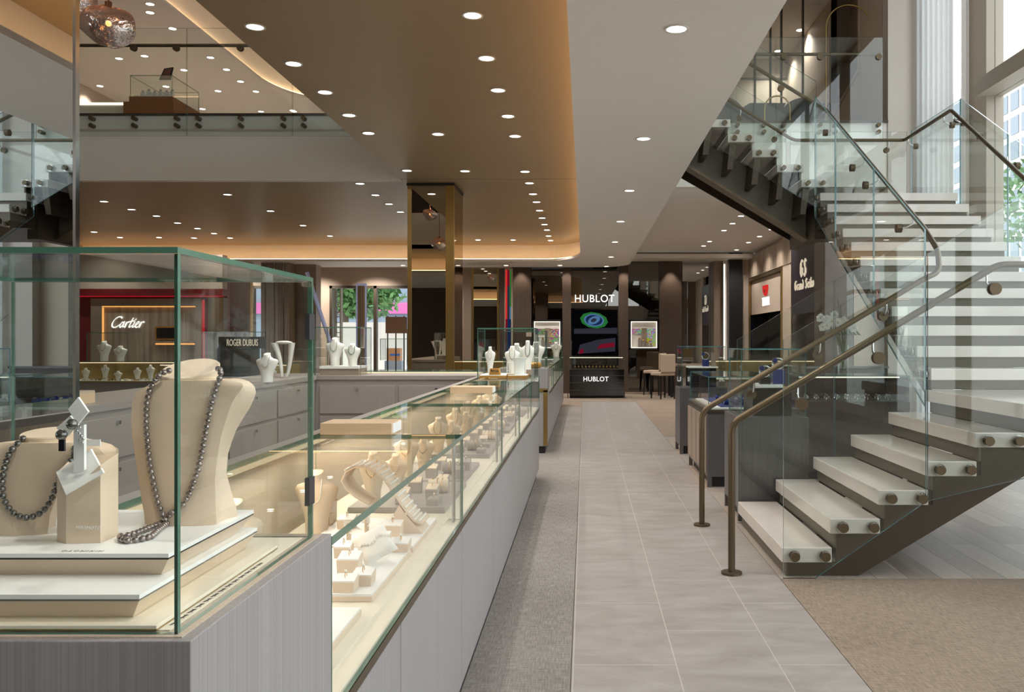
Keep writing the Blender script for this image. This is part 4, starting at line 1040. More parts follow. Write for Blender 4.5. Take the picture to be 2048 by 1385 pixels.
# ================================================================== THE REST OF THE COUNTER ISLAND (drawers face the staff side)
def drawers_x(parent,xf,y0,y1,rows,cols):        # faces +X
    for r_,(z0,z1) in enumerate(rows):
        w=(y1-y0)/cols
        for c in range(cols):
            d=MB().box(xf,xf+.014,y0+c*w+.02,y0+(c+1)*w-.02,z0,z1,'grey_wood').build('drawer',parent,bevel=.002)
            MB().cyl((xf+.014,y0+(c+.5)*w,z1-.035),(xf+.032,y0+(c+.5)*w,z1-.035),.011,'chrome',12).build('knob',d)
def drawers_y(parent,yf,x0,x1,rows,cols):        # faces -Y
    for z0,z1 in rows:
        w=(x1-x0)/cols
        for c in range(cols):
            d=MB().box(x0+c*w+.02,x0+(c+1)*w-.02,yf-.014,yf,z0,z1,'grey_wood').build('drawer',parent,bevel=.002)
            MB().cyl((x0+(c+.5)*w,yf-.014,z1-.035),(x0+(c+.5)*w,yf-.032,z1-.035),.012,'chrome',12).build('knob',d)
t=thing('drawer_counter',(-3.0,6.0,0),'grey drawer counter running along the left of the staff area','counter')
MB().box(-3.3,-2.7,3.4,8.74,0,1.0,'grey_wood').build('cabinet_body',t); MB().box(-3.32,-2.685,3.38,8.75,1.0,1.04,'grey_wood').build('worktop',t)
drawers_x(t,-2.7,3.45,8.7,[(.72,.96),(.42,.69),(.10,.39)],5)
t=thing('drawer_counter',(-1.9,9.1,0),'grey drawer counter closing the far end of the staff area','counter')
MB().box(-3.3,-1.075,8.78,9.4,0,1.0,'grey_wood').build('cabinet_body',t); MB().box(-3.32,-1.075,8.765,9.42,1.0,1.04,'grey_wood').build('worktop',t)
drawers_y(t,8.78,-2.68,-1.09,[(.66,.94),(.36,.63),(.10,.33)],2)
# glass cases standing on the far counter, lit brass edged case behind
def lit_case(name,x0,x1,y0,y1,z0,z1,label,mat='grey_wood'):
    t=thing(name,((x0+x1)/2,(y0+y1)/2,z0 if z0>.5 else 0),label,'display counter')
    if z0>.5: MB().box(x0,x1,y0+.02,y1,0,z0-.02,mat).build('cabinet_body',t); MB().box(x0,x1,y0,y1,z0-.02,z0,'brass').build('trim_rail',t); 
    MB().box(x0+.01,x1-.01,y0+.01,y1-.01,z0,z0+.006,'cream').build('deck',t)
    MB().pane(x0,x1,y0,y0+.008,z0,z1-.009).build('front_glass',t); MB().pane(x0,x1,y0,y1,z1-.008,z1).build('top_glass',t)
    MB().box(x0,x1,y1-.01,y1,z0,z1-.009,'brass').build('back_panel',t)
    MB().box(x0+.02,x1-.02,y0+.03,y0+.045,z1-.022,z1-.010,'led_case').build('led_strip',t)
    return t
lit_case('glass_display_case',P(732,0,9.6).x,-1.09,9.46,9.95,.80,1.06,'low brass lined lit case behind the far drawer counter')
t=thing('white_riser',(-2.5,9.1,1.041),'white topped grey riser with the pair of white busts on the far drawer counter','display riser')
x0,x1=P(645,0,9).x,P(722,0,9).x
MB().box(x0,x1,8.9,9.25,1.041,1.105,'taupe_wood').build('base',t); MB().box(x0,x1,8.89,9.26,1.1055,1.13,'white_board').build('top_board',t)
small_bust((x0+x1)/2-.09,9.05,1.131,.285,.205,'taller white bust with a dark chain and drop on the white riser','leather_white','gem_green')
small_bust((x0+x1)/2+.10,9.03,1.131,.225,.185,'lower white bust with a green bead strand on the white riser','leather_white','gem_green',dark=True)
vitrine('glass_display_case',x0-.04,P(723,0,9).x+.03,8.85,9.3,1.0415,1.53,'clear glass case over the pair of white busts on the far drawer counter')
# white twin curved earring stand seen through the near case
def curved_stand(x,y,z,s,label):
    t=thing('curved_stand',(x,y,z),label,'jewellery stand')
    for sg in (-1,1):
        pts=[]
        for k in range(9):
            f=k/8; pts.append(Vector((x+sg*s*(.06+.16*f**.5 if sg>0 else .06+.22*f*f),y,z+s*(.02+.95*f))))
        m=MB(); rings=[]
        for k,p in enumerate(pts):
            w=s*(.05+.10*(k/8)**1.5); rings.append([p+Vector((-w*.5,-.02,0)),p+Vector((w*.5,-.02,0)),p+Vector((w*.5,.02,0)),p+Vector((-w*.5,.02,0))])
        m.loft(rings,'leather_white'); m.build('wing',t)
    MB().sph((x,y,z+s*.98),s*.2,'leather_white',14,8,(1.2,.5,.25)).build('crest',t); return t
curved_stand(P(568,0,8.3).x,8.3,1.041,.34,'white stand of two curved wings on the left drawer counter')
small_bust(P(500,0,7.3).x+.1,7.4,1.041,.24,.2,'white bust farther left on the left drawer counter','leather_white','silver')
MB().box(-3.05,-2.80,4.7,5.0,1.041,1.10,'light_wood').box(-3.05,-2.80,4.7,5.0,1.10,1.112,'laminate_top').build('wooden_register_box',label='light wood box standing on the left drawer counter',cat='box')
t=thing('watch_roll',(-3.1,4.3,1.04),'pale ribbed watch roll on a grey box near the chrome corner','watch display')
MB().box(-3.2,-2.95,4.3,4.55,1.041,1.12,'charcoal_wood').build('base',t)
m=MB()
for k in range(6): m.cyl((-3.18+k*.04,4.32,1.15),(-3.18+k*.04,4.50,1.15),.022,'white_board',12)
m.build('rolls',t)
# ROGER DUBUIS sign block
Ys=9.9; t=thing('brand_sign',(P(477,0,Ys).x,Ys,1.0),'black block with a black name strip lettered in pale green','sign')
x0,x1=P(437,0,Ys).x,P(519,0,Ys).x; z0,z1=P(0,697,Ys).z,P(0,674,Ys).z
MB().box(x0,x1,Ys,Ys+.2,z0,z1,'black').build('name_strip',t); MB().box(P(432,0,Ys).x,P(500,0,Ys).x,Ys+.02,Ys+.3,0,z0-.001,'desk').build('base',t)
place_text('ROGER DUBUIS','lettering',((x0+x1)/2+.04,Ys-.002,(z0+z1)/2),t,(x1-x0)*.76,.075,facing='-y',depth=.004,mat='sign_cream')

# ================================================================== LEFT BACK: red boutique and lit counters
YCR=19.0
def PC(x,y,Y=YCR): return P(x,y,Y)
t=thing('boutique_front',(PC(300,0).x,YCR,0),'taupe boutique wall with red band and orange lit alcove with white script name','boutique wall')
xl,xr=XW+.01,PC(445,0).x
MB().box(xl,xr,YCR+.25,YCR+.4,0,3.2,'red').build('red_wall',t)
MB().box(xl,xr,YCR+.0,YCR+.25,PC(0,592).z,PC(0,578).z,'red').box(xl,xr,YCR,YCR+.25,PC(0,578).z,Z1,'taupe_paint').build('soffit',t)
MB().box(xl,xr,YCR+.03,YCR+.05,PC(0,594).z,PC(0,592).z,'red_glow').build('red_light_line',t,label='red light line')
ax0,ax1,az0,az1=PC(197,0).x,PC(386,0).x,.4,PC(0,612).z
px0,px1,pz1=PC(175,0).x,PC(398,0).x,PC(0,597).z
MB().box(px0,ax0,YCR+.12,YCR+.24,.0,pz1,'taupe_wood').box(ax1,px1,YCR+.12,YCR+.24,0,pz1,'taupe_wood').box(ax0,ax1,YCR+.12,YCR+.24,az1,pz1,'taupe_wood').build('frame_panel',t)
MB().box(ax0,ax1,YCR+.20,YCR+.24,0,az1,'tudor_wood').build('alcove_back',t)
MB().box(ax0,ax0+.022,YCR+.14,YCR+.18,az0,az1-.03,'led_strip').box(ax0,ax1,YCR+.14,YCR+.18,az1-.022,az1,'led_strip').build('led_edge',t,label='orange light edge')
MB().box(PC(400,0).x,PC(404,0).x,YCR+.1,YCR+.14,.6,PC(0,600).z,'red_glow').build('red_light_line',t,label='pink light line')
sc_=MB().box(PC(305,0).x,PC(348,0).x,YCR+.12,YCR+.16,PC(0,680).z,PC(0,653).z,'gold_board').box(PC(308,0).x,PC(345,0).x,YCR+.11,YCR+.125,PC(0,677).z,PC(0,656).z,'black_gloss'); sc_.build('screen',t)
MB().box(PC(300,0).x,ax1,YCR+.05,YCR+.2,PC(0,686).z,PC(0,683).z,'tudor_wood').build('shelf',t); MB().box(PC(302,0).x,ax1-.05,YCR+.19,YCR+.199,PC(0,690).z,PC(0,687).z,'led_strip').build('shelf_light',t)
# script lettering built from pen strokes
def bez(*ps,n=8):
    out=[]
    for i in range(n+1):
        t_=i/n; q=list(map(lambda p:Vector((p[0],p[1],0)),ps))
        while len(q)>1: q=[a.lerp(b,t_) for a,b in zip(q[:-1],q[1:])]
        out.append((q[0].x,q[0].y))
    return out
cart=[]
cart.append(bez((1.55,1.55),(1.3,2.1),(.3,1.7),(.1,.7))+bez((.1,.7),(0,-.2),(.8,-.2),(1.35,.45))[1:])
def sh(st,dx,k=.3): return [(x+dx+0*k*y,y) for x,y in st]
cart+= [sh(bez((.55,.85),(.1,1.1),(-.1,0),(.2,0))+bez((.2,0),(.4,.05),(.6,.6),(.68,.95))[1:]+bez((.68,.95),(.45,.1),(.55,-.1),(.9,.25))[1:],1.4)]
cart+= [sh(bez((0,.5),(.15,.95),(.25,.95),(.2,.6))+[(.05,0)],2.3), sh(bez((.15,.55),(.3,.95),(.5,1.0),(.6,.85)),2.25)]
cart+= [sh([(.45,1.55),(.1,.3)]+bez((.1,.3),(.0,-.05),(.25,-.05),(.45,.25)),2.95), sh([(0,.98),(.75,1.08)],2.95)]
cart+= [sh([(.3,.9),(.1,.25)]+bez((.1,.25),(.05,-.05),(.25,-.05),(.45,.25)),3.5), sh([(.38,1.3),(.41,1.38)],3.5)]
cart+= [sh(bez((.08,.45),(.7,.6),(.7,1.05),(.4,.95))+bez((.4,.95),(-.05,.7),(.0,-.1),(.4,0))[1:]+bez((.4,0),(.55,.05),(.6,.15),(.7,.3))[1:],3.95)]
cart+= [sh(bez((0,.5),(.15,.95),(.3,.95),(.22,.6))+[(.05,0)],4.7), sh(bez((.2,.6),(.35,.95),(.5,1.05),(.68,.85)),4.7)]
mb=MB(); ww=PC(278,0).x-PC(213,0).x; s_=ww/5.4; ox=PC(213,0).x; oz=PC(0,655).z
nib(mb,cart,ox,oz,s_,lambda a,b,c:(a+(b-oz)*.22,YCR+.185-c,b),'sign_white',w=.2,ang=math.radians(55),thick=.02,thin=.3)
mb.build('lettering',t)
# back left details: stone panel, pillars, second window surround
MB().box(PC(416,0).x,PC(448,0).x,YCR-.02,YCR+.2,0,PC(0,596).z,'mosaic_brown').build('mosaic_panel',label='brown mosaic wall panel to the right of the red boutique',cat='wall panel')
m=MB(); Yp=21.0; x0,x1=P(522,0,Yp).x,P(578,0,Yp).x
m.box(x0,x1,Yp,Yp+.4,0,Z1,'taupe_wood')
for k in range(9): m.box(x0+.03+k*.072,x0+.05+k*.072,Yp-.02,Yp,0,Z1,'chrome' if k%3==1 else 'grey_wood')
m.build('slatted_pillar',label='wide pillar with vertical light slats right of the narrow window',cat='pillar')
MB().box(P(580,0,21.5).x,P(632,0,21.5).x,21.5,21.9,0,Z1,'taupe_wood').build('wall_pier',label='plain taupe pier behind the corner of the near glass case',cat='pillar')
MB().box(P(446,0,21).x,P(452,0,21).x,20.9,21.1,0,Z1,'brass').box(P(498,0,21).x,P(503,0,21).x,20.9,21.1,0,Z1,'brass').box(P(452,0,21).x,P(498,0,21).x,21.0,21.05,0,Z1,'mirror_bronze').build('framed_mirror',label='brass framed mirror left of the narrow window',cat='mirror')
# lit jewellery counters further back on the left
lit_case('display_counter',-9.6,-6.6,14.3,14.95,.72,1.04,'lit glass jewellery counter below the white script name')
lit_case('display_counter',-6.3,-4.4,12.9,13.5,.72,1.04,'lit glass jewellery counter in the middle of the shop left of the mirrored column')
lit_case('display_counter',-2.9,-1.2,14.2,14.8,.76,1.06,'lit glass counter behind the bronze mirrored column')
random.seed(3)
for cx0,cx1,cy,nm in ((-9.5,-6.7,14.45,'counter below the script name'),(-6.2,-4.5,13.05,'counter left of the mirrored column')):
    k=0; x=cx0+.1
    while x<cx1:
        small_bust(x,cy+.12+.1*(k%2),.727,.15+.05*(k%3),.15,f'small white bust, {ORD[k]} from the left in the lit {nm}','leather_white','gold'); 
        m=MB()
        x+=.27; k+=1
        if k>10: break
    s=MB()
    for q in range(160):
        xx=random.uniform(cx0,cx1); yy=cy+random.uniform(-.08,.05)
        s.box(xx,xx+random.uniform(.015,.05),yy,yy+.02,.727,.727+random.uniform(.01,.04),random.choice(['leather_white','cream','gold','silver','white_board']))
    s.build('small_jewellery',kind='stuff',label=f'scattered small jewellery in the lit {nm}',cat='jewellery')
x0,x1=P(180,0,14.5).x,P(262,0,14.5).x
vitrine('glass_display_case',x0,x1,14.4,14.9,1.041,1.52,'clear glass case with two white busts below the script name')
small_bust(x0+.17,14.6,1.043,.33,.26,'white bust at the left in the case below the script name','leather_white','gold'); small_bust(x0+.44,14.6,1.043,.25,.25,'lower white bust at the right in the case below the script name','leather_white','gold')
x0,x1=P(405,0,13).x,P(470,0,13).x
vitrine('glass_display_case',x0,x1+.3,13.0,13.4,1.041,1.52,'clear glass case with a curved white stand left of the black name block')
curved_stand(x0+.25,13.2,1.043,.3,'white curved wing stand in the case left of the black name block')
# cases seen behind the mirrored column
for i,(px,Y,h) in enumerate([(760,14.4,.3),(860,14.6,.0)]):
    if h: vitrine('glass_display_case',P(px,0,Y).x-.0,P(px,0,Y).x+.5,Y,Y+.4,1.062,1.42,'clear glass case on the lit counter behind the mirrored column')
# lamp with a box shade on thin legs
Yl=17.0; t=thing('lantern_lamp',(P(789,0,Yl).x,Yl,0),'brown box shaded lantern on tall thin black legs before the window','lamp')
x0,x1=P(771,0,Yl).x,P(808,0,Yl).x; z0,z1=P(0,667,Yl).z,P(0,634,Yl).z
MB().box(x0,x1,Yl,Yl+.3,z0,z1,'brown_shade').build('lamp_shade',t)
for q in (x0+.02,(x0+x1)/2,x1-.02): MB().cyl((q,Yl+.1,0),(q,Yl+.1,z1+.02),.012,'black',8).build('leg',t)
# acrylic panel and leaning light strip
Ya=16.0; x0,x1=P(712,0,Ya).x,P(733,0,Ya).x
t=thing('acrylic_panel',((x0+x1)/2,Ya,0),'tall narrow acrylic panel with a brown picture standing before the window','display panel')
MB().box(x0,x1,Ya,Ya+.02,0,P(0,567,Ya).z,'lavender').build('sheet',t); MB().box(x0+.03,x1-.03,Ya-.004,Ya-.0005,0.02,P(0,572,Ya).z,'mosaic_brown').build('picture',t)
a=P(614,545,15.5); b=P(656,672,15.5)
m=MB(); m.tube([a,b,Vector((b.x+.42,b.y,0.0))],.035,'lavender',8); m.build('leaning_tube',label='lavender light tube leaning at a slant left of the window',cat='light tube')
# panels and framed mirror right of the mirrored column
Yq=21.2
def slab(name,px0,px1,py0,Y,mat,label,cat,thk=.2,z0=0):
    return MB().box(P(px0,0,Y).x,P(px1,0,Y).x,Y,Y+thk,z0,P(0,py0,Y).z,mat).build(name,label=label,cat=cat)
slab('wall_pier',926,943,536,Yq,'taupe_wood','narrow taupe pier just right of the mirrored column','pillar')
t=thing('framed_mirror',(P(970,0,Yq).x,Yq,0),'brass framed mirror right of the narrow taupe pier','mirror')
MB().box(P(943,0,Yq).x,P(947,0,Yq).x,Yq-.02,Yq+.1,0,P(0,537,Yq).z,'brass').box(P(994,0,Yq).x,P(998,0,Yq).x,Yq-.02,Yq+.1,0,P(0,537,Yq).z,'brass').build('frame',t)
MB().box(P(947,0,Yq).x,P(994,0,Yq).x,Yq,Yq+.03,0,P(0,537,Yq).z,'mirror_bronze').build('mirror_panel',t)
slab('dark_pier',999,1009,537,Yq,'hub_wood','dark pier between the brass framed mirror and the colourful screen','pillar')
t=thing('video_column',(P(1017,0,Yq).x,Yq,0),'narrow colourful screen in a pale frame beside the dark boutique','screen')
MB().box(P(1009,0,Yq).x,P(1025,0,Yq).x,Yq+.01,Yq+.1,0,P(0,537,Yq).z,'chair_fabric').build('frame',t)
m=MB(); cols=['sign_red','screen_red','screen_blue','screen_dkblue','purple_glow','screen_green','screen_blue','screen_grey']
xa_,xb_=P(1011,0,Yq).x,P(1022,0,Yq).x; zt_=P(0,540,Yq).z
for k,(fa,fb,za,zb_,mt) in enumerate([(0,.3,1.9,zt_,'sign_red'),(.3,.75,2.7,zt_,'screen_red'),(.75,1,2.2,zt_,'screen_green'),(.3,.75,1.9,2.7,'screen_grey'),(0,.35,1.2,1.9,'screen_red'),(.35,1,1.2,1.9,'screen_dkblue'),(.75,1,1.9,2.2,'screen_blue'),(0,1,.6,1.2,'screen_dkblue')]):
    m.box(xa_+(xb_-xa_)*fa,xa_+(xb_-xa_)*fb,Yq,Yq+.009,za,zb_,mt)
m.build('display',t)
# ================================================================== DARK WATCH BOUTIQUE AT THE END
YH=22.9
def hx(px,Y=YH): return P(px,0,Y).x
def hz(py,Y=YH): return P(0,py,Y).z
ztop=Z1+.2
hub=thing('watch_boutique_wall',(hx(1180),YH,0),'dark watch boutique wall of wood piers and black glass with a white lit name','boutique wall')
for a,b in ((1023,1063),(1125,1142),(1237,1256),(1318,1363)): MB().box(hx(a),hx(b),YH-.12,YH+.2,0,ztop,'hub_wood').build('wood_pier',hub)
MB().box(hx(1063),hx(1125),YH,YH+.1,0,ztop,'mirror_dark').build('black_glass',hub); MB().box(hx(1256),hx(1318),YH,YH+.1,0,ztop,'mirror_dark').build('black_glass',hub)
MB().box(hx(1142),hx(1237),YH-.02,YH+.1,0,ztop,'mirror_dark').build('black_glass',hub)
place_text('HUBLOT','lettering',(hx(1189.5),YH-.05,hz(597.5)),hub,hx(1229)-hx(1150),hz(590)-hz(605),facing='-y',depth=.03,mat='sign_white',bold=.008,spacing=1.08)
ts=thing('video_screen',(hx(1190),YH-.05,hz(712)),'large dark screen showing a green watch and a red racing car','screen')
MB().box(hx(1144),hx(1235),YH-.06,YH-.022,hz(712),hz(620),'screen_black').build('panel',ts)
m=MB(); cx,cz=hx(1188),hz(641)
def disc(m,cx,cz,rx,rz,y,mat,n=24,rot=0,a0=0):
    m.add([(cx+rx*math.cos(a0+2*PI*k/n)*math.cos(rot)-rz*math.sin(a0+2*PI*k/n)*math.sin(rot),y,cz+rx*math.cos(a0+2*PI*k/n)*math.sin(rot)+rz*math.sin(a0+2*PI*k/n)*math.cos(rot)) for k in range(n)],[tuple(range(n))],mat)
disc(m,cx,cz,.37,.21,YH-.062,'screen_green',10,-.15); disc(m,cx,cz,.26,.165,YH-.063,'screen_blue',28,-.1); disc(m,cx,cz,.22,.135,YH-.064,'screen_dkblue',28,-.1); disc(m,cx,cz,.17,.10,YH-.065,'screen_blue',12,.4)
disc(m,cx-.01,cz,.08,.05,YH-.066,'screen_grey',8,.4); m.build('watch_image',ts)
m=MB()
m.add([(hx(1155),YH-.062,hz(708)),(hx(1230),YH-.062,hz(703)),(hx(1231),YH-.062,hz(676)),(hx(1195),YH-.062,hz(680)),(hx(1160),YH-.062,hz(690))],[(0,1,2,3,4)],'screen_grey')
m.add([(hx(1194),YH-.064,hz(698)),(hx(1229),YH-.064,hz(694)),(hx(1228),YH-.064,hz(685)),(hx(1200),YH-.064,hz(689))],[(0,1,2,3)],'screen_red')
m.add([(hx(1158),YH-.064,hz(709)),(hx(1168),YH-.064,hz(706)),(hx(1166),YH-.064,hz(697)),(hx(1160),YH-.064,hz(700))],[(0,1,2,3)],'screen_red')
m.add([(hx(1148),YH-.0615,hz(668)),(hx(1234),YH-.0615,hz(668)),(hx(1234),YH-.0615,hz(656)),(hx(1148),YH-.0615,hz(658))],[(0,1,2,3)],'screen_grey')
m.build('car_image',ts)
def lightbox(px0,px1,py0,py1,label):
    t=thing('wall_vitrine',(hx((px0+px1)/2),YH,hz(py1)),label,'wall showcase'); y=YH-.10
    x0,x1,z0,z1=hx(px0),hx(px1),hz(py1),hz(py0)
    m=MB(); w=.045
    m.box(x0,x0+w,y,YH,z0,z1,'black').box(x1-w,x1,y,YH,z0,z1,'black').box(x0,x1,y,YH,z0,z0+w,'black').box(x0,x1,y,YH,z1-w,z1,'black'); m.build('frame',t)
    m=MB(); a=w; 
    m.box(x0+a,x0+a+.02,y+.01,y+.03,z0+a,z1-a,'led_white').box(x1-a-.02,x1-a,y+.01,y+.03,z0+a,z1-a,'led_white').box(x0+a,x1-a,y+.01,y+.03,z0+a,z0+a+.02,'led_white').box(x0+a,x1-a,y+.01,y+.03,z1-a-.02,z1-a,'led_white'); m.build('led_frame',t,label='white light frame')
    MB().box(x0+a,x1-a,YH-.02,YH-.003,z0+a,z1-a,'leather_white').build('back_panel',t)
    W=x1-x0; Hh=z1-z0
    MB().box(x0+.1*W,x0+.42*W,YH-.04,YH-.021,z0+.52*Hh,z0+.70*Hh,'graffiti_print').build('colour_print',t,label='colourful confetti print'); MB().box(x0+.60*W,x0+.9*W,YH-.05,YH-.021,z0+.14*Hh,z0+.70*Hh,'graffiti_print').build('colour_print',t,label='colourful confetti print')
    MB().box(x0+.42*W,x0+.60*W,YH-.05,YH-.021,z0+.1*Hh,z0+.72*Hh,'taupe_wood').build('grey_panel',t)
    for k in range(4): 
        q=MB().box(x0+(.30+.13*k)*W,x0+(.40+.13*k)*W,y+.02,YH-.052,z0+.08*Hh,z0+(.34-.06*k)*Hh,'grey_wood').build('step_block',t); MB().sph((x0+(.35+.13*k)*W,y+.04,z0+(.37-.06*k)*Hh),.03,'gold',8,6,(1,.5,.8)).build('watch',q)
lightbox(1258,1317,640,700,'lit wall showcase with confetti prints to the right of the watch screen')
lightbox(1065,1124,640,700,'lit wall showcase with confetti prints to the left of the watch screen')
YC=20.9
c=thing('watch_counter',(hx(1192,YC),YC,0),'black watch counter with brass rails and a white lit name','display counter')
x0,x1=hx(1135,YC),hx(1250,YC); zt_=hz(714,YC)
MB().box(x0+.05,x1-.02,YC+.03,YC+.55,.06,hz(738,YC),'black_gloss').build('cabinet_body',c); MB().box(x0+.05,x1-.02,YC+.1,YC+.5,0,.06,'black').build('toe_kick',c)
m=MB()
for py in (739,752,766,781): m.box(x0,x1,YC,YC+.03,hz(py,YC)-.006,hz(py,YC)+.006,'bronze')
m.build('brass_rails',c)
for q in (x0,x1-.02): MB().box(q,q+.02,YC,YC+.03,0,zt_,'bronze').build('post',c)
MB().box(x0,x1,YC,YC+.02,zt_-.012,zt_,'bronze').build('top_rail',c)
MB().pane(x0+.02,x1-.02,YC+.005,YC+.012,hz(739,YC),zt_-.012).build('front_glass',c); MB().pane(x0,x1,YC+.02,YC+.55,zt_-.01,zt_).build('top_glass',c)
MB().box(x0+.05,x1-.05,YC+.06,YC+.07,zt_-.03,zt_-.016,'led_white').build('led_strip',c)
place_text('HUBLOT','lettering',(hx(1192,YC),YC-.01,hz(758.5,YC)),c,hx(1217,YC)-hx(1167,YC),hz(754,YC)-hz(763.5,YC),facing='-y',depth=.02,mat='sign_white',bold=.008,spacing=1.08)
for k in range(13):
    xx=x0+.18+k*.085; z=hz(738,YC)+.001
    t=thing('watch_on_cuff',(xx,YC+.2,z),'small gold cased watch standing in a row in the black watch counter','watch','watches in the black counter')
    MB().torus((xx,YC+.2,z+.045),.03,.008,'black','x',14,6).build('strap',t); MB().cyl((xx,YC+.165,z+.045),(xx,YC+.155,z+.045),.02,'gold',12).build('case',t)
# floor ledge under the wall
MB().box(hx(1240),hx(1330),YH-.35,YH-.13,0,.035,'taupe_wood').build('floor_ledge',label='low pale ledge along the foot of the dark glass wall',cat='ledge')
# chairs and table
def chair(x,y,rz,label):
    t=thing('dining_chair',(x,y,0),label,'chair','fabric chairs at the tall table'); 
    MB().box(x-.21,x+.21,y-.22,y+.22,.55,.63,'chair_fabric').build('seat',t,bevel=.02)
    MB().box(x-.20,x+.20,y-.25,y-.20,.63,1.06,'chair_fabric').build('backrest',t,bevel=.02)
    for sx in (-1,1):
        for sy in (-1,1): MB().loft([[(x+sx*.19+a,y+sy*.21+b,0) for a,b in ((-.012,-.012),(.012,-.012),(.012,.012),(-.012,.012))],[(x+sx*.17+a,y+sy*.18+b,.55) for a,b in ((-.02,-.02),(.02,-.02),(.02,.02),(-.02,.02))]],'black',False).build('leg',t)
    t.rotation_euler=(0,0,rz); return t
chair(hx(1324,21.0),20.8,math.radians(28),'beige backed chair at the tall table beyond the dark showcases')
chair(hx(1309,22.2),22.2,math.radians(60),'darker beige chair nearer the black glass wall')
t=thing('table',(hx(1350,21.5),21.5,0),'pale topped table with dark legs beside the beige chairs','table')
x0=hx(1336,21.4); MB().box(x0,x0+1.0,21.2,21.95,.76,.80,'taupe_wood').build('tabletop',t)
for a in (x0+.08,x0+.92):
    for b in (21.28,21.87): MB().box(a-.03,a+.03,b-.03,b+.03,0,.76,'black').build('leg',t)
# ================================================================== RIGHT BACK: mirror, light pillars, TUDOR, GRAND SEIKO
YM=23.3
MB().box(hx(1365,YM),hx(1428,YM),YM,YM+.1,0,ztop,'mirror').build('wall_mirror',label='mirror wall right of the dark boutique pier, reflecting the shop',cat='mirror')
t=thing('light_pillar',(hx(1440,YM),YM,0),'pleated taupe pillar with a white vertical light strip','pillar')
MB().box(hx(1428,22.8),hx(1446,22.8),22.8,23.3,0,ztop,'taupe_wood').build('pillar',t)
m=MB(); yy=22.55
m.box(hx(1447,yy),hx(1450,yy),yy-.02,yy,0.02,ztop-.1,'led_white'); m.build('light_strip',t,label='white light strip'); MB().box(hx(1447,yy),hx(1457,yy),yy+.001,yy+.1,0,ztop,'white_paint').build('lit_panel',t)
YD=22.3
MB().box(hx(1458,YD),hx(1485,YD),YD,YD+.5,0,ZC,'black').build('dark_pillar',label='tall black pillar left of the red shield sign',cat='pillar')
MB().box(hx(1485,YD),XG,YD+.1,YD+.4,0,ZC,'taupe_paint').build('wall_pier',label='taupe wall return between the black pillar and the watch alcove',cat='pillar')
# TUDOR alcove, Y 18.7 .. 22.2 on the X=4.2 wall
t=thing('watch_alcove',(XG,20.5,0),'taupe sign panel with a red shield over a dark alcove','boutique alcove')
zs=PX(1560,614,XG).z
MB().box(XG+.03,XG+.08,18.69,22.24,zs-.08,2.87,'taupe_paint').build('sign_panel',t); 
MB().box(XG+.0,XG+.45,18.69,18.74,0,zs-.081,'black_gloss').build('side_panel',t); MB().box(XG+.0,XG+.45,22.19,22.24,0,zs-.081,'black_gloss').build('side_panel',t); MB().box(XG+.45,XG+.49,18.69,22.24,0,zs-.081,'black').build('back_panel',t)
MB().box(XG+.36,XG+.44,19.4,20.2,.3,1.9,'screen_dkblue').build('blue_screen',t,label='dim blue screen')
yt=20.35
c0_,c1_=PX(1537,0,XG).y,PX(1523,0,XG).y
place_text('TUDOR','lettering',(XG+.02,(c0_+c1_)/2,PX(1530,603,XG).z),t,abs(c1_-c0_),.20,facing='-x',depth=.03,mat='sign_white',bold=.008)
m=MB(); ys_=(c0_+c1_)/2; zt_=PX(1530,571,XG).z; zb_=PX(1530,592,XG).z; hw=.24
shp=[(ys_-hw,zt_),(ys_+hw,zt_),(ys_+hw,zb_+.14),(ys_+hw*.6,zb_+.05),(ys_,zb_),(ys_-hw*.6,zb_+.05),(ys_-hw,zb_+.14)]
m.prism(shp,XG-.01,XG+.029,'x','sign_red').build('shield',t,label='red shield emblem')
m=MB(); hh=hw*.35
m.prism([(ys_-hh,zt_-.10),(ys_+hh,zt_-.10),(ys_+hh,zb_+.12),(ys_,zb_+.06),(ys_-hh,zb_+.12)],XG-.014,XG-.0105,'x','red').build('shield_inset',t)
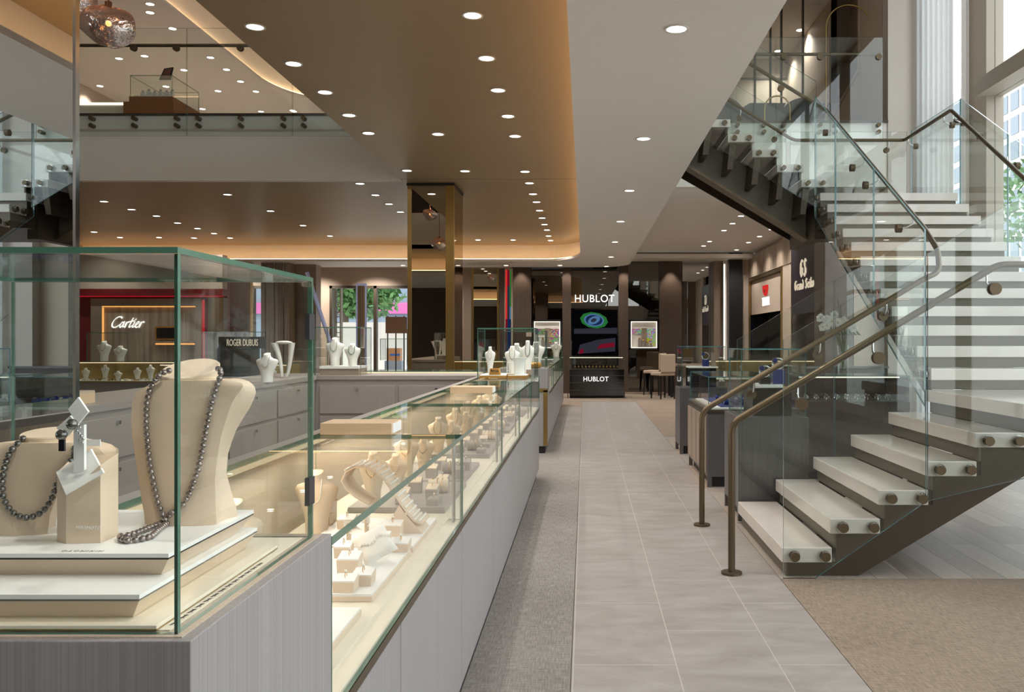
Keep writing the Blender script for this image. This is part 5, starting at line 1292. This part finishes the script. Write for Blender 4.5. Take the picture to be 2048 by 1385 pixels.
# GRAND SEIKO tower sign, Y 15.6 .. 17.65
t=thing('tower_sign',(XG,16.6,0),'tall dark aubergine sign with cream blackletter lettering over a dark showcase','sign')
y0,y1=PX(1640,0,XG).y,PX(1589,0,XG).y; z0,z1=PX(1640,624,XG).z,PX(1640,471,XG).z
MB().box(XG-.06,XG+.09,y0,y1,z0,z1,'navy_sign').build('sign_panel',t)
MB().box(XG-.055,XG+.09,y0,y1,0,z0-.01,'black_gloss').build('dark_showcase',t)
def letters(word,strk):
    out=[]; x=0
    for ch in word:
        if ch==' ': x+=.7; continue
        w,st=strk[ch]; out+= [[(px+x,py) for px,py in s] for s in st]; x+=w+.22
    return out,x
BL={'G':(1.15,[[(1.05,1.75),(.6,1.95),(.15,1.6),(.1,.5),(.5,.05),(.95,.3),(.95,.95),(.6,1.0)],[(.5,1.8),(.45,.3)]]),
 'S':(1.0,[[(.95,1.7),(.5,1.95),(.15,1.6),(.3,1.25),(.8,.8),(.85,.35),(.4,.02),(.05,.3)],[(.5,1.85),(.5,.1)]]),
 'r':(.55,[[(.1,1.15),(.22,1.0),(.22,.1),(.35,.02)],[(.25,.95),(.45,1.15),(.55,1.0)]]),
 'a':(.75,[[(.1,1.0),(.4,1.15),(.6,.95),(.6,.15),(.75,.02)],[(.6,.7),(.2,.55),(.15,.2),(.35,.02),(.6,.2)]]),
 'n':(.8,[[(.08,1.15),(.2,1.0),(.2,.1),(.3,.02)],[(.2,.9),(.5,1.15),(.65,.95),(.65,.15),(.8,.02)]]),
 'd':(.75,[[(.2,1.85),(.45,1.5),(.65,1.0),(.6,.2),(.35,.02),(.12,.2),(.12,.85),(.35,1.1),(.6,.9)]]),
 'e':(.65,[[(.15,.6),(.55,.8),(.5,1.05),(.3,1.15),(.12,.9),(.12,.25),(.35,.02),(.6,.2)]]),
 'i':(.35,[[(.08,1.15),(.2,1.0),(.2,.12),(.34,.02)],[(.18,1.45),(.24,1.52)]]),
 'k':(.7,[[(.2,1.9),(.2,.1),(.3,.02)],[(.2,.8),(.5,1.15),(.6,.95),(.3,.65),(.55,.25),(.7,.02)]]),
 'o':(.7,[[(.35,1.15),(.12,.9),(.12,.25),(.35,.02),(.6,.25),(.6,.9),(.35,1.15)]])}
for word,ya,zb2x,nmx in (('Grand Seiko',1636,1596,'lettering'),('GS',1621,1607,'monogram')):
    st_,W=letters(word,BL); yL=PX(zb2x,0,XG).y
    yR=PX(ya,0,XG).y
    s_=(yL-yR)/W; zbase=PX(1618,577 if word!='GS' else 552,XG).z; hz_=(PX(1618,558,XG).z-PX(1618,577,XG).z)/1.9 if word!='GS' else (PX(1614,519,XG).z-PX(1614,552,XG).z)/1.9
    m=MB(); nib(m,st_,0,0,1,lambda a,b,c:(XG-.061-c,yL-a*s_,zbase+b*hz_),'sign_cream',w=.22,thick=.012,thin=.3); m.build(nmx,t)

# ================================================================== RIGHT SIDE SHOWCASES
def toe(t,x0,x1,y0,y1): MB().box(x0+.05,x1-.05,y0+.05,y1-.05,0,.10,'black').build('toe_kick',t); MB().box(x0+.02,x0+.035,y0+.04,y1-.04,.085,.098,'led_strip').build('floor_light',t,label='warm light strip under the edge')
def dark_ped(name,x0,x1,y0,y1,z,label):
    t=thing(name,((x0+x1)/2,(y0+y1)/2,0),label,'display plinth'); toe(t,x0,x1,y0,y1)
    MB().box(x0,x1,y0,y1,.10,z,'charcoal_wood').box(x0,x0+.04,y0,y0+.03,0,.1,'charcoal_wood').box(x0,x0+.04,y1-.03,y1,0,.1,'charcoal_wood').box(x1-.04,x1,y0,y0+.03,0,.1,'charcoal_wood').build('body',t,bevel=.002); return t
# C: nearest tower
xa1,xb1=1.18,1.725
dark_ped('display_plinth',xa1,xb1,6.74,7.40,.80,'near dark wood plinth just behind the foot of the stairs')
vC=vitrine('glass_display_case',xa1+.03,xb1-.01,6.78,7.36,.8015,1.33,'glass case with two watches on a blue block, behind the foot of the stairs','glass_edge_blue')
MB().box(xa1+.14,xb1-.10,6.88,7.28,.802,1.02,'black_gloss').build('inner_block',label='glossy black block inside the near watch case',cat='display block')
MB().box(xa1+.22,xb1-.16,6.92,7.2,1.021,1.045,'white_board').build('white_plate',label='white plate on the black block in the near watch case',cat='display plate')
def watch(x,y,z,r,label,grp=None,ax='y',strap='silver',tilt=0,dial='watch_blue'):
    t=thing('watch',(x,y,z),label,'watch',grp)
    MB().torus((x,y,z+r),r,r*.16,strap,'x' if ax=='x' else 'y',26,8).build('bracelet',t)
    if ax=='y': pass
    m=MB(); d=Vector((-.25,-.95,.15)).normalized(); c=Vector((x,y,z+r))+Vector((-r*.6,-r*.3,r*.6)); m.cyl(c-d*.004,c+d*.008,r*.52,'chrome',20); m.cyl(c+d*.0082,c+d*.0095,r*.44,dial,20); m.build('case',t)
    return t
MB().box(1.50,1.60,6.98,7.08,1.0455,1.16,'watch_blue').build('blue_block',label='blue textured block under the two watches in the near case',cat='display block')
watch(1.55,7.03,1.161,.045,'steel watch standing on the blue block in the near watch case')
watch(1.44,7.00,1.10,.045,'lower steel watch beside the blue block in the near watch case'); MB().box(1.40,1.48,6.97,7.05,1.0455,1.099,'black_gloss').build('black_block',label='small black block under the lower watch in the near case',cat='display block')
# B: long low showcase
dark_ped('display_plinth',1.16,1.85,8.29,9.78,.70,'long dark wood showcase base with vertical panels beside the tiled aisle')
bt=MB().box(1.15,1.86,8.28,9.79,.701,.735,'bronze_dark').build('case_rim',label='bronze rim on the long dark showcase base',cat='showcase rim')
vitrine('glass_display_case',1.17,1.84,8.30,9.76,.7355,1.05,'low glass case with rows of blue strapped watches beside the aisle','glass_edge_blue')
MB().box(1.22,1.80,8.36,9.7,.736,.752,'white_board').box(1.30,1.78,8.4,9.66,.752,.765,'navy_fabric').build('watch_tray',label='white and navy stepped tray in the low watch case',cat='display tray')
for r_ in range(3):
    for c_ in range(5):
        x=1.38+c_*.085; y=8.52+r_*.28; z=.766+.02*0
        t=thing('watch_pillow',(x,y,z),'small watch on a dark blue roll in the low watch case','watch','watch rolls in the low case')
        MB().cyl((x-.028,y,z+.035),(x+.028,y,z+.035),.033,'watch_blue',14).build('roll',t)
        MB().cyl((x,y-.022,z+.058),(x,y-.028,z+.067),.019,'chrome',14).build('case',t)
# tall slatted side panels on B (aisle side)
for k in range(4): MB().box(1.148,1.159,8.33+k*.37,8.33+k*.37+.33,.13,.67,'taupe_wood').build('side_panel',label=f'taupe panel on the aisle side of the long dark showcase, {ORD[k]} from the near end',cat='panel')
# A: far tower
dark_ped('display_plinth',1.16,1.74,10.7,11.24,.81,'farther dark wood plinth next to the aisle, before the tall table')
vitrine('glass_display_case',1.18,1.72,10.73,11.2,.8115,1.32,'glass case with a blue watch block on the farther dark plinth','glass_edge_blue')
MB().box(1.30,1.62,10.8,11.1,.8125,1.05,'black_gloss').box(1.28,1.64,10.78,11.1,1.0505,1.07,'white_board').build('inner_block',label='black block with a white plate in the farther watch case',cat='display block')
MB().box(1.46,1.54,10.85,10.93,1.0705,1.15,'watch_blue').build('blue_block',label='blue block in the farther watch case',cat='display block')
watch(1.50,10.89,1.151,.045,'steel watch on the blue block in the farther watch case'); 
MB().box(1.57,1.62,10.84,10.9,1.0705,1.24,'taupe_wood').build('grey_post',label='grey upright block in the farther watch case',cat='display block')
# steel-lit case behind (between A and the light pillar)
lit_case('display_counter',1.9,4.0,13.6,14.2,.78,1.08,'wood fronted counter with a lit glass top beyond the dark towers','taupe_wood')
# dark counter under the stairs with the orchid
t=thing('dark_counter',(2.65,9.05,0),'long dark brown counter with a glass top under the middle flight of stairs','display counter')
MB().box(2.15,3.25,8.75,9.35,.08,.78,'dark_wood').build('cabinet_body',t); MB().box(2.2,3.2,8.8,9.3,0,.08,'black').build('toe_kick',t)
MB().pane(2.15,3.25,8.75,8.76,.78,1.03,'glass','glass_edge_blue').build('front_glass',t); MB().pane(2.15,3.25,8.75,9.35,1.031,1.041,'glass','glass_edge_blue').build('top_glass',t)
MB().box(2.15,3.25,9.33,9.35,.78,1.03,'dark_wood').build('back_panel',t); MB().box(3.22,3.25,8.77,9.33,.78,1.03,'dark_wood').build('side_panel',t)
MB().box(2.18,3.2,8.9,8.915,1.012,1.028,'led_white').build('led_strip',t)
random.seed(11)
k=0
for j in range(2):
    for i in range(9):
        x=2.24+i*.105+j*.03; y=8.86+j*.18
        t=thing('watch_on_cuff',(x,y,.781),'small steel watch in rows inside the dark counter under the stairs','watch','watches in the dark counter')
        MB().torus((x,y,.781+.034),.028,.006,'silver','x',14,6).build('strap',t); MB().cyl((x,y-.03,.781+.04),(x,y-.04,.781+.043),.018,'chrome',12).build('case',t)
MB().box(1.9,2.14,8.6,9.3,0,1.0,'dark_wood').box(3.3,4.15,8.9,9.5,0,1.0,'white_paint').build('side_cabinet',label='dark and white cabinets at either end of the counter under the stairs',cat='cabinet') if False else None
# showroom furniture seen through the stair glass
MB().box(2.45,4.0,11.6,12.2,0,1.02,'dark_wood').box(2.43,4.02,11.58,12.22,1.02,1.05,'black_gloss').build('back_counter',label='dark counter with a glossy top behind the orchid',cat='counter')
# orchid in glass vase
ox,oy,oz_=2.66,9.02,1.042
t=thing('orchid_vase',(ox,oy,oz_),'white orchids and bare twigs in a glass vase on the dark counter','flower arrangement')
MB().lathe((ox,oy,oz_),[(.05,0),(.055,.005),(.05,.15),(.06,.30),(.058,.30),(.047,.15),(.05,.012),(0,.01)],'glass').build('vase',t)
m=MB(); pts=[]
for k in range(6): 
    a=k*1.05; m.tube([(ox,oy,oz_+.02),(ox+.02*math.cos(a),oy+.02*math.sin(a),oz_+.3),(ox+.10*math.cos(a)-.05,oy+.05*math.sin(a),oz_+.52)],.004,'leaf',6)
m.build('stems',t)
m=MB()
for dx,dz in ((-.32,.62),(-.05,.78),(-.02,.72),(.05,.66)): m.tube([(ox,oy,oz_+.25),(ox+dx*.5,oy,oz_+.25+(dz-.25)*.6),(ox+dx,oy+.02,oz_+dz)],.0025,'bark',5)
m.build('twigs',t)
for k in range(17):
    c=Vector((ox-.24+.36*(k/16)+random.uniform(-.02,.02),oy-.04+random.uniform(-.06,.05),oz_+.53+random.uniform(-.06,.06)+.05*math.sin(PI*k/16)))
    m=MB()
    for j in range(5):
        a=2*PI*j/5+random.uniform(0,.5); d=Vector((math.cos(a),0,math.sin(a))); n=Vector((-math.sin(a),0,math.cos(a)))
        p0=c; r=.052 if j%2 else .046
        vs=[p0,p0+d*r*.55+n*r*.62+Vector((0,-.006,0)),p0+d*r+Vector((0,.004,0)),p0+d*r*.55-n*r*.62+Vector((0,-.006,0))]
        vs2=[v+Vector((0,.0015,0)) for v in vs]; m.add(vs+vs2,[(0,1,2,3),(7,6,5,4),(0,4,5,1),(1,5,6,2),(2,6,7,3),(3,7,4,0)],'petal')
    m.sph(c+Vector((0,-.008,0)),.007,'gold',6,4); m.build('blossom',t)
m=MB()
for k in range(7):
    c=Vector((ox-.12+.04*k,oy-.02,oz_+.46)); m.add([c,c+Vector((.03,0,-.02)),c+Vector((.06,.0,-.06)),c+Vector((.02,0,-.05))],[(0,1,2,3)],'leaf')
m.build('leaves',t)

# ================================================================== UPPER RIGHT: mezzanine beyond the stair
XMZ=4.39
mw=MB()                       # wall facing -X with a tall niche, its foot rising with the line of a stair
mw.box(XMZ,XMZ+.1,12.95,14.0,ZU,ZV,'taupe_paint').box(XMZ,XMZ+.1,15.6,20,ZU,ZV,'taupe_paint')
mw.prism([(14.0,ZU),(15.6,ZU),(15.6,5.3),(14.0,6.6-.9)],XMZ,XMZ+.1,'x','taupe_paint')
mw.box(XMZ+.33,XMZ+.4,13.5,16.2,ZU,ZV,'taupe_wood').box(XMZ,XMZ+.4,13.98,14.0,ZU,ZV,'taupe_wood').box(XMZ,XMZ+.4,15.6,15.62,ZU,ZV,'taupe_wood')
struct('wall_mezzanine_side', mw)
struct('trim_5', MB().prism([(14.0,5.68),(15.62,5.28),(15.62,5.34),(14.0,5.74)],XMZ-.03,XMZ-.001,'x','chair_fabric').box(XMZ-.03,XMZ-.001,13.94,14.0,5.68,ZV,'chair_fabric'))
bw=MB(); YM2=19.0
for k in range(7):
    x0=P(1440,0,YM2).x+k*.36*1.0; bw.box(x0,x0+.355,YM2,YM2+.1,ZU,ZV,'taupe_paint')
    bw.box(x0+.355,x0+.36,YM2+.01,YM2+.1,ZU,ZV,'black')
bw.box(1.0,P(1440,0,YM2).x,YM2,YM2+.1,ZU,ZV,'taupe_paint')
struct('wall_mezzanine_back', bw)
struct('baseboard_mezzanine', MB().box(1.0,XMZ,YM2-.02,YM2,7.05,7.09,'bronze_dark'))
# thin bronze hoops and dark humped desk
def hoop(px0,px1,ptop,Y,label):
    t=MB(); x0,x1=P(px0,0,Y).x,P(px1,0,Y).x; zt2=P(0,ptop,Y).z; r=(x1-x0)/2; cx=(x0+x1)/2
    pts=[(x0,Y,ZU)]+[(cx-r*math.cos(a),Y,zt2-r+r*math.sin(a)) for a in [PI*k/16 for k in range(17)]]+[(x1,Y,ZU)]
    return t.tube(pts,.012,'brass',8).build('brass_hoop',label=label,cat='hoop rack')
hoop(1652,1743,10,13.6,'tall thin brass hoop standing on the mezzanine before the niche')
hoop(1529,1580,192,13.7,'small thin brass hoop between the two dark humps of the mezzanine desk')
Yd=13.9
def pd(x,y): v=P(x,y,Yd); return (v.x,v.z)
hp=[pd(1380,300)]+[pd(1448+48*math.cos(a)+0,250-56*math.sin(a)) for a in [PI-PI*k/14 for k in range(12)]]+[pd(1500,206),pd(1572,206)]+[pd(1606+46*math.cos(a),238-42*math.sin(a)) for a in [PI*.82-PI*k/14 for k in range(10)]]+[pd(1645,206),pd(1682,206),pd(1655,236),pd(1655,300)]
hp=[(x,max(z,ZU+.01)) for x,z in hp]
MB().prism(hp,Yd,Yd+.5,'y','desk').build('reception_desk',label='dark grey desk with two rounded humps on the mezzanine',cat='desk')
MB().box(P(1430,0,15).x,P(1700,0,15).x,15,15.02,ZU,ZV,'glass').build('glass_partition',label='clear glass partition behind the dark mezzanine desk',cat='partition')
m=MB()
for px in (1457,1510,1541,1563,1606): m.box(P(px,0,15).x-.012,P(px,0,15).x+.012,14.97,15.05,ZU,ZV,'bronze_dark')
m.build('partition_posts',label='slim bronze posts of the mezzanine glass partition',cat='post')
# sheer curtains on the corner wall
def curtain(name,x0,x1,y,z0,z1,label,amp=.045,waves=7):
    n=waves*8; vs=[];fs=[]
    for z in (z0,z1):
        for k in range(n+1):
            f=k/n; vs.append((x0+(x1-x0)*f,y+amp*math.sin(2*PI*waves*f),z))
    fs=[(k,k+1,n+2+k,n+1+k) for k in range(n)]
    m=MB(); m.add(vs,fs,'sheer',True); return m.build(name,label=label,cat='curtain')
curtain('sheer_curtain',P(1835,0,12.55).x,P(1908,0,12.55).x,12.58,0.02,ZV,'full height white sheer curtain in the corner behind the stair')
curtain('sheer_curtain',P(1922,0,12.6).x,P(1946,0,12.6).x,12.6,0.02,ZV,'narrow strip of sheer curtain beside the window frame',.02,3)
# ================================================================== ATRIUM: pendant lamps and upper showcase
def melt(name,c,r,label,group=None,seed=0):
    t=thing('pendant_lamp',c,label,'pendant lamp',group); n,mm=40,28; vs=[];fs=[]
    rnd=random.Random(seed); ph=[rnd.uniform(0,6) for _ in range(6)]
    for i in range(mm+1):
        a=PI*i/mm
        for k in range(n):
            q=2*PI*k/n
            f=1+.05*math.sin(2*q+ph[0]+a)+.05*math.sin(3*a+ph[1]+q)+.022*math.sin(5*q+ph[2]+3*a)+.018*math.sin(7*a+ph[3]+2*q)+.02*math.sin(4*q-5*a+ph[4])
            vs.append((c[0]+r*f*math.sin(a)*math.cos(q)*1.05,c[1]+r*f*math.sin(a)*math.sin(q)*1.05,c[2]+r*f*math.cos(a)*.80+.12*r*math.sin(a)*math.cos(q)*-1))
    for i in range(mm):
        for k in range(n): fs.append((i*n+k,(i+1)*n+k,(i+1)*n+(k+1)%n,i*n+(k+1)%n))
    MB().add(vs,fs,'mirror_shade',True).build('lamp_shade',t); MB().cyl((c[0],c[1],c[2]+r*.8),(c[0],c[1],ZV),.006,'copper',8).build('cord',t)
    MB().sph((c[0],c[1],c[2]+r*.1),r*.12,'lamp_warm',8,6).build('bulb',t); MB().cyl((c[0],c[1],c[2]+r*.76),(c[0],c[1],c[2]+r*.98),r*.14,'copper',14).build('cap',t)
    return t
def shade_mat():
    m,nt,out=newmat('mirror_shade')
    g=N(nt,'ShaderNodeBsdfGlossy'); g.inputs['Roughness'].default_value=.03
    tr=N(nt,'ShaderNodeBsdfTransparent'); tr.inputs[0].default_value=(1,.86,.74,1)
    geo=N(nt,'ShaderNodeTexCoord'); sx=N(nt,'ShaderNodeSeparateXYZ'); cr=N(nt,'ShaderNodeValToRGB')
    e=cr.color_ramp.elements; e[0].position=.35; e[0].color=(.8,.8,.83,1); e[1].position=.85; e[1].color=(.95,.55,.38,1)
    nt.links.new(geo.outputs['Generated'],sx.inputs[0]); nt.links.new(sx.outputs['Z'],cr.inputs[0]); nt.links.new(cr.outputs[0],g.inputs[0])
    mx=N(nt,'ShaderNodeMixShader'); mx.inputs[0].default_value=.1
    no=N(nt,'ShaderNodeTexNoise'); no.inputs['Scale'].default_value=14; no.inputs['Distortion'].default_value=2.5; bp=N(nt,'ShaderNodeBump'); bp.inputs['Strength'].default_value=.5; bp.inputs['Distance'].default_value=.02
    nt.links.new(geo.outputs['Object'],no.inputs[0]); nt.links.new(no.outputs[0],bp.inputs['Height']); nt.links.new(bp.outputs[0],g.inputs['Normal'])
    nt.links.new(g.outputs[0],mx.inputs[1]); nt.links.new(tr.outputs[0],mx.inputs[2]); nt.links.new(mx.outputs[0],out.inputs[0])
shade_mat()
p=P(217,52,5.9); melt('p',p,.165,'melted glass pendant lamp in mirrored copper and silver hanging beside the chrome corner',seed=1)
p=P(150,5,6.6); melt('p',p,.15,'second mirrored copper pendant just cut off by the chrome corner and frame top',seed=2)
rnd=random.Random(5)
for k,(x,y,z) in enumerate([(-3.6,5.6,4.9),(-4.4,6.6,5.3),(-3.9,7.4,4.6),(-5.0,5.9,5.9),(-3.4,6.9,5.6),(-4.8,7.5,4.9),(-3.6,4.9,4.3)]):
    melt('p',(x,y,z),.16,'mirrored copper pendant lamp hanging high in the atrium','atrium pendant lamps',seed=10+k)
Y1=13.2
x0,x1=P(258,0,Y1).x,P(345,0,Y1).x; zb0,zb1=ZU+.001,P(0,193,Y1).z
t=thing('upper_plinth',((x0+x1)/2,Y1,ZU),'orange brown wooden plinth standing at the upper storey edge','display plinth')
MB().box(x0-.06,x1+.04,Y1-.05,Y1+1.0,zb0,P(0,205,Y1).z,'orange_wood').build('base',t); MB().box(x0,x1,Y1,Y1+.95,P(0,205,Y1).z+.001,zb1,'orange_wood').build('body',t)
vitrine('glass_display_case',x0+.01,x1-.01,Y1+.01,Y1+.93,zb1+.001,P(0,150,Y1).z,'glass case with small white jewellery on the upper storey plinth','glass_edge',lights=None)
MB().box(x0+.05,x1-.05,Y1+.05,Y1+.9,zb1+.002,zb1+.03,'white_board').build('white_tray',label='white tray inside the upper storey glass case',cat='display tray')
for k in range(6):
    xx=x0+.12+k*.09; MB().box(xx,xx+.05,Y1+.1,Y1+.16,zb1+.031,zb1+.09+.02*(k%2),'leather_white').sph((xx+.025,Y1+.13,zb1+.115+.02*(k%2)),.02,'silver',8,6).build('ring_block',label='small white ring block in the upper storey glass case',cat='ring box',group='upper storey ring blocks')
zt2=P(0,150,Y1).z
t=thing('framed_card',(P(316,0,Y1).x,Y1+.3,zt2),'tilted framed card with a red brown print on top of the upper glass case','framed card')
a=P(302,158,Y1); b=P(331,124,Y1)
m=MB(); Pn=[(a.x,zt2+.003),(a.x+.17,zt2+.003),(b.x,b.z),(b.x-.14,b.z-.02)]
m.prism(Pn,Y1+.25,Y1+.27,'y','black').build('frame',t)
cxp=sum(q[0] for q in Pn)/4; czp=sum(q[1] for q in Pn)/4
MB().prism([(cxp+(x-cxp)*.75,czp+(z-czp)*.75) for x,z in Pn],Y1+.243,Y1+.2495,'y','book_red').build('print',t)
MB().box(P(100,0,13.4).x,P(251,0,13.4).x,13.4,13.9,ZU+.001,P(0,226,13.4).z,'white_board').box(P(100,0,13.4).x,P(251,0,13.4).x,13.4,13.9,P(0,210,13.4).z,P(0,205,13.4).z,'led_white').box(P(100,0,13.4).x,P(251,0,13.4).x,13.41,13.9,P(0,226,13.4).z,P(0,210,13.4).z,'cream').build('upper_counter',label='low lit white counter left of the orange brown plinth upstairs',cat='counter')

# ================================================================== OUTSIDE
struct('ground_outside', MB().box(-60,140,24.6,200,-.3,-.05,'pave').box(XR+.2,140,-60,24.6,-.3,-.05,'pave').box(XQ+.15,XR+.2,13,24.6,-.3,-.05,'pave').box(-60,XR+.2,-60,-6.3,-.3,-.05,'pave').box(-60,XW-.3,-6.3,24.6,-.3,-.05,'pave'))
def foliage_ball(m,c,r,n,rnd,sz=.12):
    for k in range(n):
        d=Vector((rnd.gauss(0,1),rnd.gauss(0,1),rnd.gauss(0,1))).normalized()*(r*(rnd.random()**.35)); p=Vector(c)+Vector((d.x,d.y,d.z*.8))
        a=Vector((rnd.uniform(-1,1),rnd.uniform(-1,1),rnd.uniform(-1,1))).normalized()*sz; b=a.cross(Vector((rnd.uniform(-1,1),rnd.uniform(-1,1),rnd.uniform(-1,1)))).normalized()*sz*.5
        m.add([p-a,p+b,p+a,p-b],[(0,1,2,3)],'foliage')
def tree(x,y,h,r,label,n=900,sz=.12,seed=0):
    t=thing('tree',(x,y,-.05),label,'tree'); MB().tube([(x,y,-.05),(x+.1,y,h*.5),(x,y,h*.8)],[.18,.13,.08],'bark',8).build('trunk',t)
    rnd=random.Random(seed); m=MB()
    for k in range(5): foliage_ball(m,(x+rnd.uniform(-.5,.5)*r,y+rnd.uniform(-.5,.5)*r,h-r*.3+rnd.uniform(-.3,.3)*r),r*.7,n//5,rnd,sz)
    m.build('foliage',t)
tree(12.5,21.5,5.2,2.2,'leafy green tree outside the tall right hand window',3000,.13,1)
tree(11.5,16.5,3.6,1.6,'lower leafy tree outside nearer the right hand window',2000,.12,4)
tree(-8.6,31,4.2,1.8,'green tree outside behind the left pane of the back window',2600,.16,2)
tree(-3.4,34,4.3,1.8,'green tree outside behind the right pane of the back window',2600,.16,3)
tree(-14.5,30,3.6,2.0,'green tree outside the narrow back window',1500,.16,6)
# tower block
tx,ty=34.0,66.0; tw=thing('tower_block',(tx,ty,0),'tall pale apartment tower with banded windows and balconies outside','building')
htop=H+(V0-65)/F*(ty-8)
MB().box(tx-3.5,tx+16,ty-8,ty+12,0,htop,'tower_wall').build('tower_wall',tw)
m=MB(); m2=MB(); nf=int(htop/1.75)
for f_ in range(1,nf):
    z=f_*1.75
    for k in range(12):
        x=tx-3.2+k*1.6; m.box(x,x+1.15,ty-8.05,ty-8.0,z+.25,z+1.5,'tower_glass')
        y=ty-7.7+k*1.6; m.box(tx-3.55,tx-3.5,y,y+1.15,z+.25,z+1.5,'tower_glass')
    m2.box(tx-3.4,tx-1.6,ty-8.8,ty-8.06,z+.1,z+.2,'tower_wall')
m.build('windows',tw); m2.build('balcony',tw)
# street front seen through the back window
t=thing('street_building',(-6,40,0),'grey street building with a magenta fascia band outside the back window','building')
MB().box(-16,3,42,50,0,8,'grey_facade').build('facade',t); MB().box(-16,3,41.8,42,P(0,628,42).z,P(0,606,42).z,'magenta').build('fascia_band',t,label='magenta band')
for k in range(6): MB().box(-15+k*3,-13+k*3,41.95,42,.2,1.9,'black_gloss').build('shop_window',t)
MB().box(P(672,0,28).x,P(812,0,28).x,28,28.1,-.05,P(0,645,28).z,'white_board').build('site_hoarding',label='white hoarding board outside the back window',cat='hoarding')
ybx=24.9
MB().box(P(773,0,ybx).x,P(800,0,ybx).x,ybx,ybx+.3,P(0,722,ybx).z,P(0,697,ybx).z,'cardboard').box(P(780,0,ybx).x,P(800,0,ybx).x,ybx-.004,ybx,P(0,712,ybx).z,P(0,708,ybx).z,'blue_tape').build('cardboard_box',label='cardboard box with blue tape outside behind the lantern',cat='box')
MB().box(P(773,0,ybx).x-.05,P(800,0,ybx).x+.05,ybx-.02,ybx+.35,-.05,P(0,722,ybx).z-.001,'grey_facade').build('street_cabinet',label='grey street cabinet under the cardboard box outside',cat='cabinet')
m=MB(); Yk=26.0; x0,x1=P(668,0,Yk).x,P(682,0,Yk).x
m.box(x0,x0+.04,Yk,Yk+.2,-.05,5,'steel_paint').box(x1-.04,x1,Yk,Yk+.2,-.05,5,'steel_paint')
for k in range(16): m.torus(((x0+x1)/2,Yk+.1,.2+k*.3),.09,.012,'steel_paint','y',12,6)
m.build('lattice_post',label='steel lattice post outside at the left of the back window',cat='post')

# ================================================================== LIGHT, CAMERA
def added_wall_spot(loc,tgt):
    o=spot(loc,POW_W*2.6,1.7,.7,(1,.9,.8),.04); o.rotation_euler=(Vector(tgt)-Vector(loc)).to_track_quat('-Z','Y').to_euler()
W=bpy.data.worlds.new('World'); S.world=W; W.use_nodes=True
nt=W.node_tree; bg=nt.nodes['Background']; tc=nt.nodes.new('ShaderNodeTexCoord'); sx=nt.nodes.new('ShaderNodeSeparateXYZ'); cr=nt.nodes.new('ShaderNodeValToRGB')
e=cr.color_ramp.elements; e[0].position=.45; e[0].color=(.45,.46,.46,1); e[1].position=.56; e[1].color=(.92,.97,1.0,1)
nt.links.new(tc.outputs['Generated'],sx.inputs[0])
mr=nt.nodes.new('ShaderNodeMapRange'); mr.inputs['From Min'].default_value=-1; nt.links.new(sx.outputs['Z'],mr.inputs[0]); nt.links.new(mr.outputs[0],cr.inputs[0]); nt.links.new(cr.outputs[0],bg.inputs[0])
bg.inputs[1].default_value=SKY
for x in (-7.2,-5.6,-4.0,-9.0): added_wall_spot((x,YB-1.2,Z1-.03),(x,YB,1.6))  # added spots with no fixture, brighten the back window wall
# small case lights
for y in (2.3,3.9,5.6,7.2):
    l=bpy.data.lights.new('case_lamp','AREA'); l.shape='RECTANGLE'; l.size=.02; l.size_y=1.5; l.energy=POW_C; l.color=(1,.88,.72)
    o=bpy.data.objects.new('case_lamp',l); COL.objects.link(o); o.location=(CX0+.08,y,ZG-.035); o.rotation_euler=(0,math.radians(-25),0)
def spot_at(loc,tgt,power,ang=.8,col=(1,.9,.78)):
    o=spot(loc,power,ang,.6,col,.03); d=(Vector(tgt)-Vector(loc)).normalized(); o.rotation_euler=d.to_track_quat('-Z','Y').to_euler(); return o
for px in (1043,1134,1247,1340):       # wall washers over the boutique piers
    spot_at((hx(px),YH-.35,ztop-.02),(hx(px),YH-.12,1.6),POW_W,1.1)
spot_at((-1.6,.9,ZT-.05),(-.7,1.3,1.1),POW_K,.35)     # accent spots on the pearl display
spot_at((-.3,.3,Z1-.05),(-.65,1.3,1.1),POW_K,.3)
spot_at((-.75,8.0,ZT-.05),(-.74,8.45,1.1),POW_K,.3)
spot_at((-2.3,8.0,ZT-.05),(-2.35,9.05,1.2),POW_K,.3)

cam=bpy.data.cameras.new('camera'); co=bpy.data.objects.new('camera',cam); COL.objects.link(co); S.camera=co
co.location=(0,0,H); co.rotation_euler=(PI/2,0,0); cam.sensor_width=36; cam.lens=F/2048*36
cam.shift_x=(1024-U0)/2048; cam.shift_y=-(692.5-V0)/2048; cam.clip_start=.05; cam.clip_end=500
S.view_settings.view_transform='Standard'; S.view_settings.look='None'; S.view_settings.gamma=1; S.view_settings.exposure=EXPO; S.view_settings.use_curve_mapping=False
S.cycles.max_bounces=9; S.cycles.transparent_max_bounces=32; S.cycles.glossy_bounces=4; S.cycles.diffuse_bounces=4; S.cycles.adaptive_threshold=.02
S.cycles.sample_clamp_indirect=3.0; S.cycles.caustics_reflective=False; S.cycles.caustics_refractive=False; S.cycles.use_light_tree=True
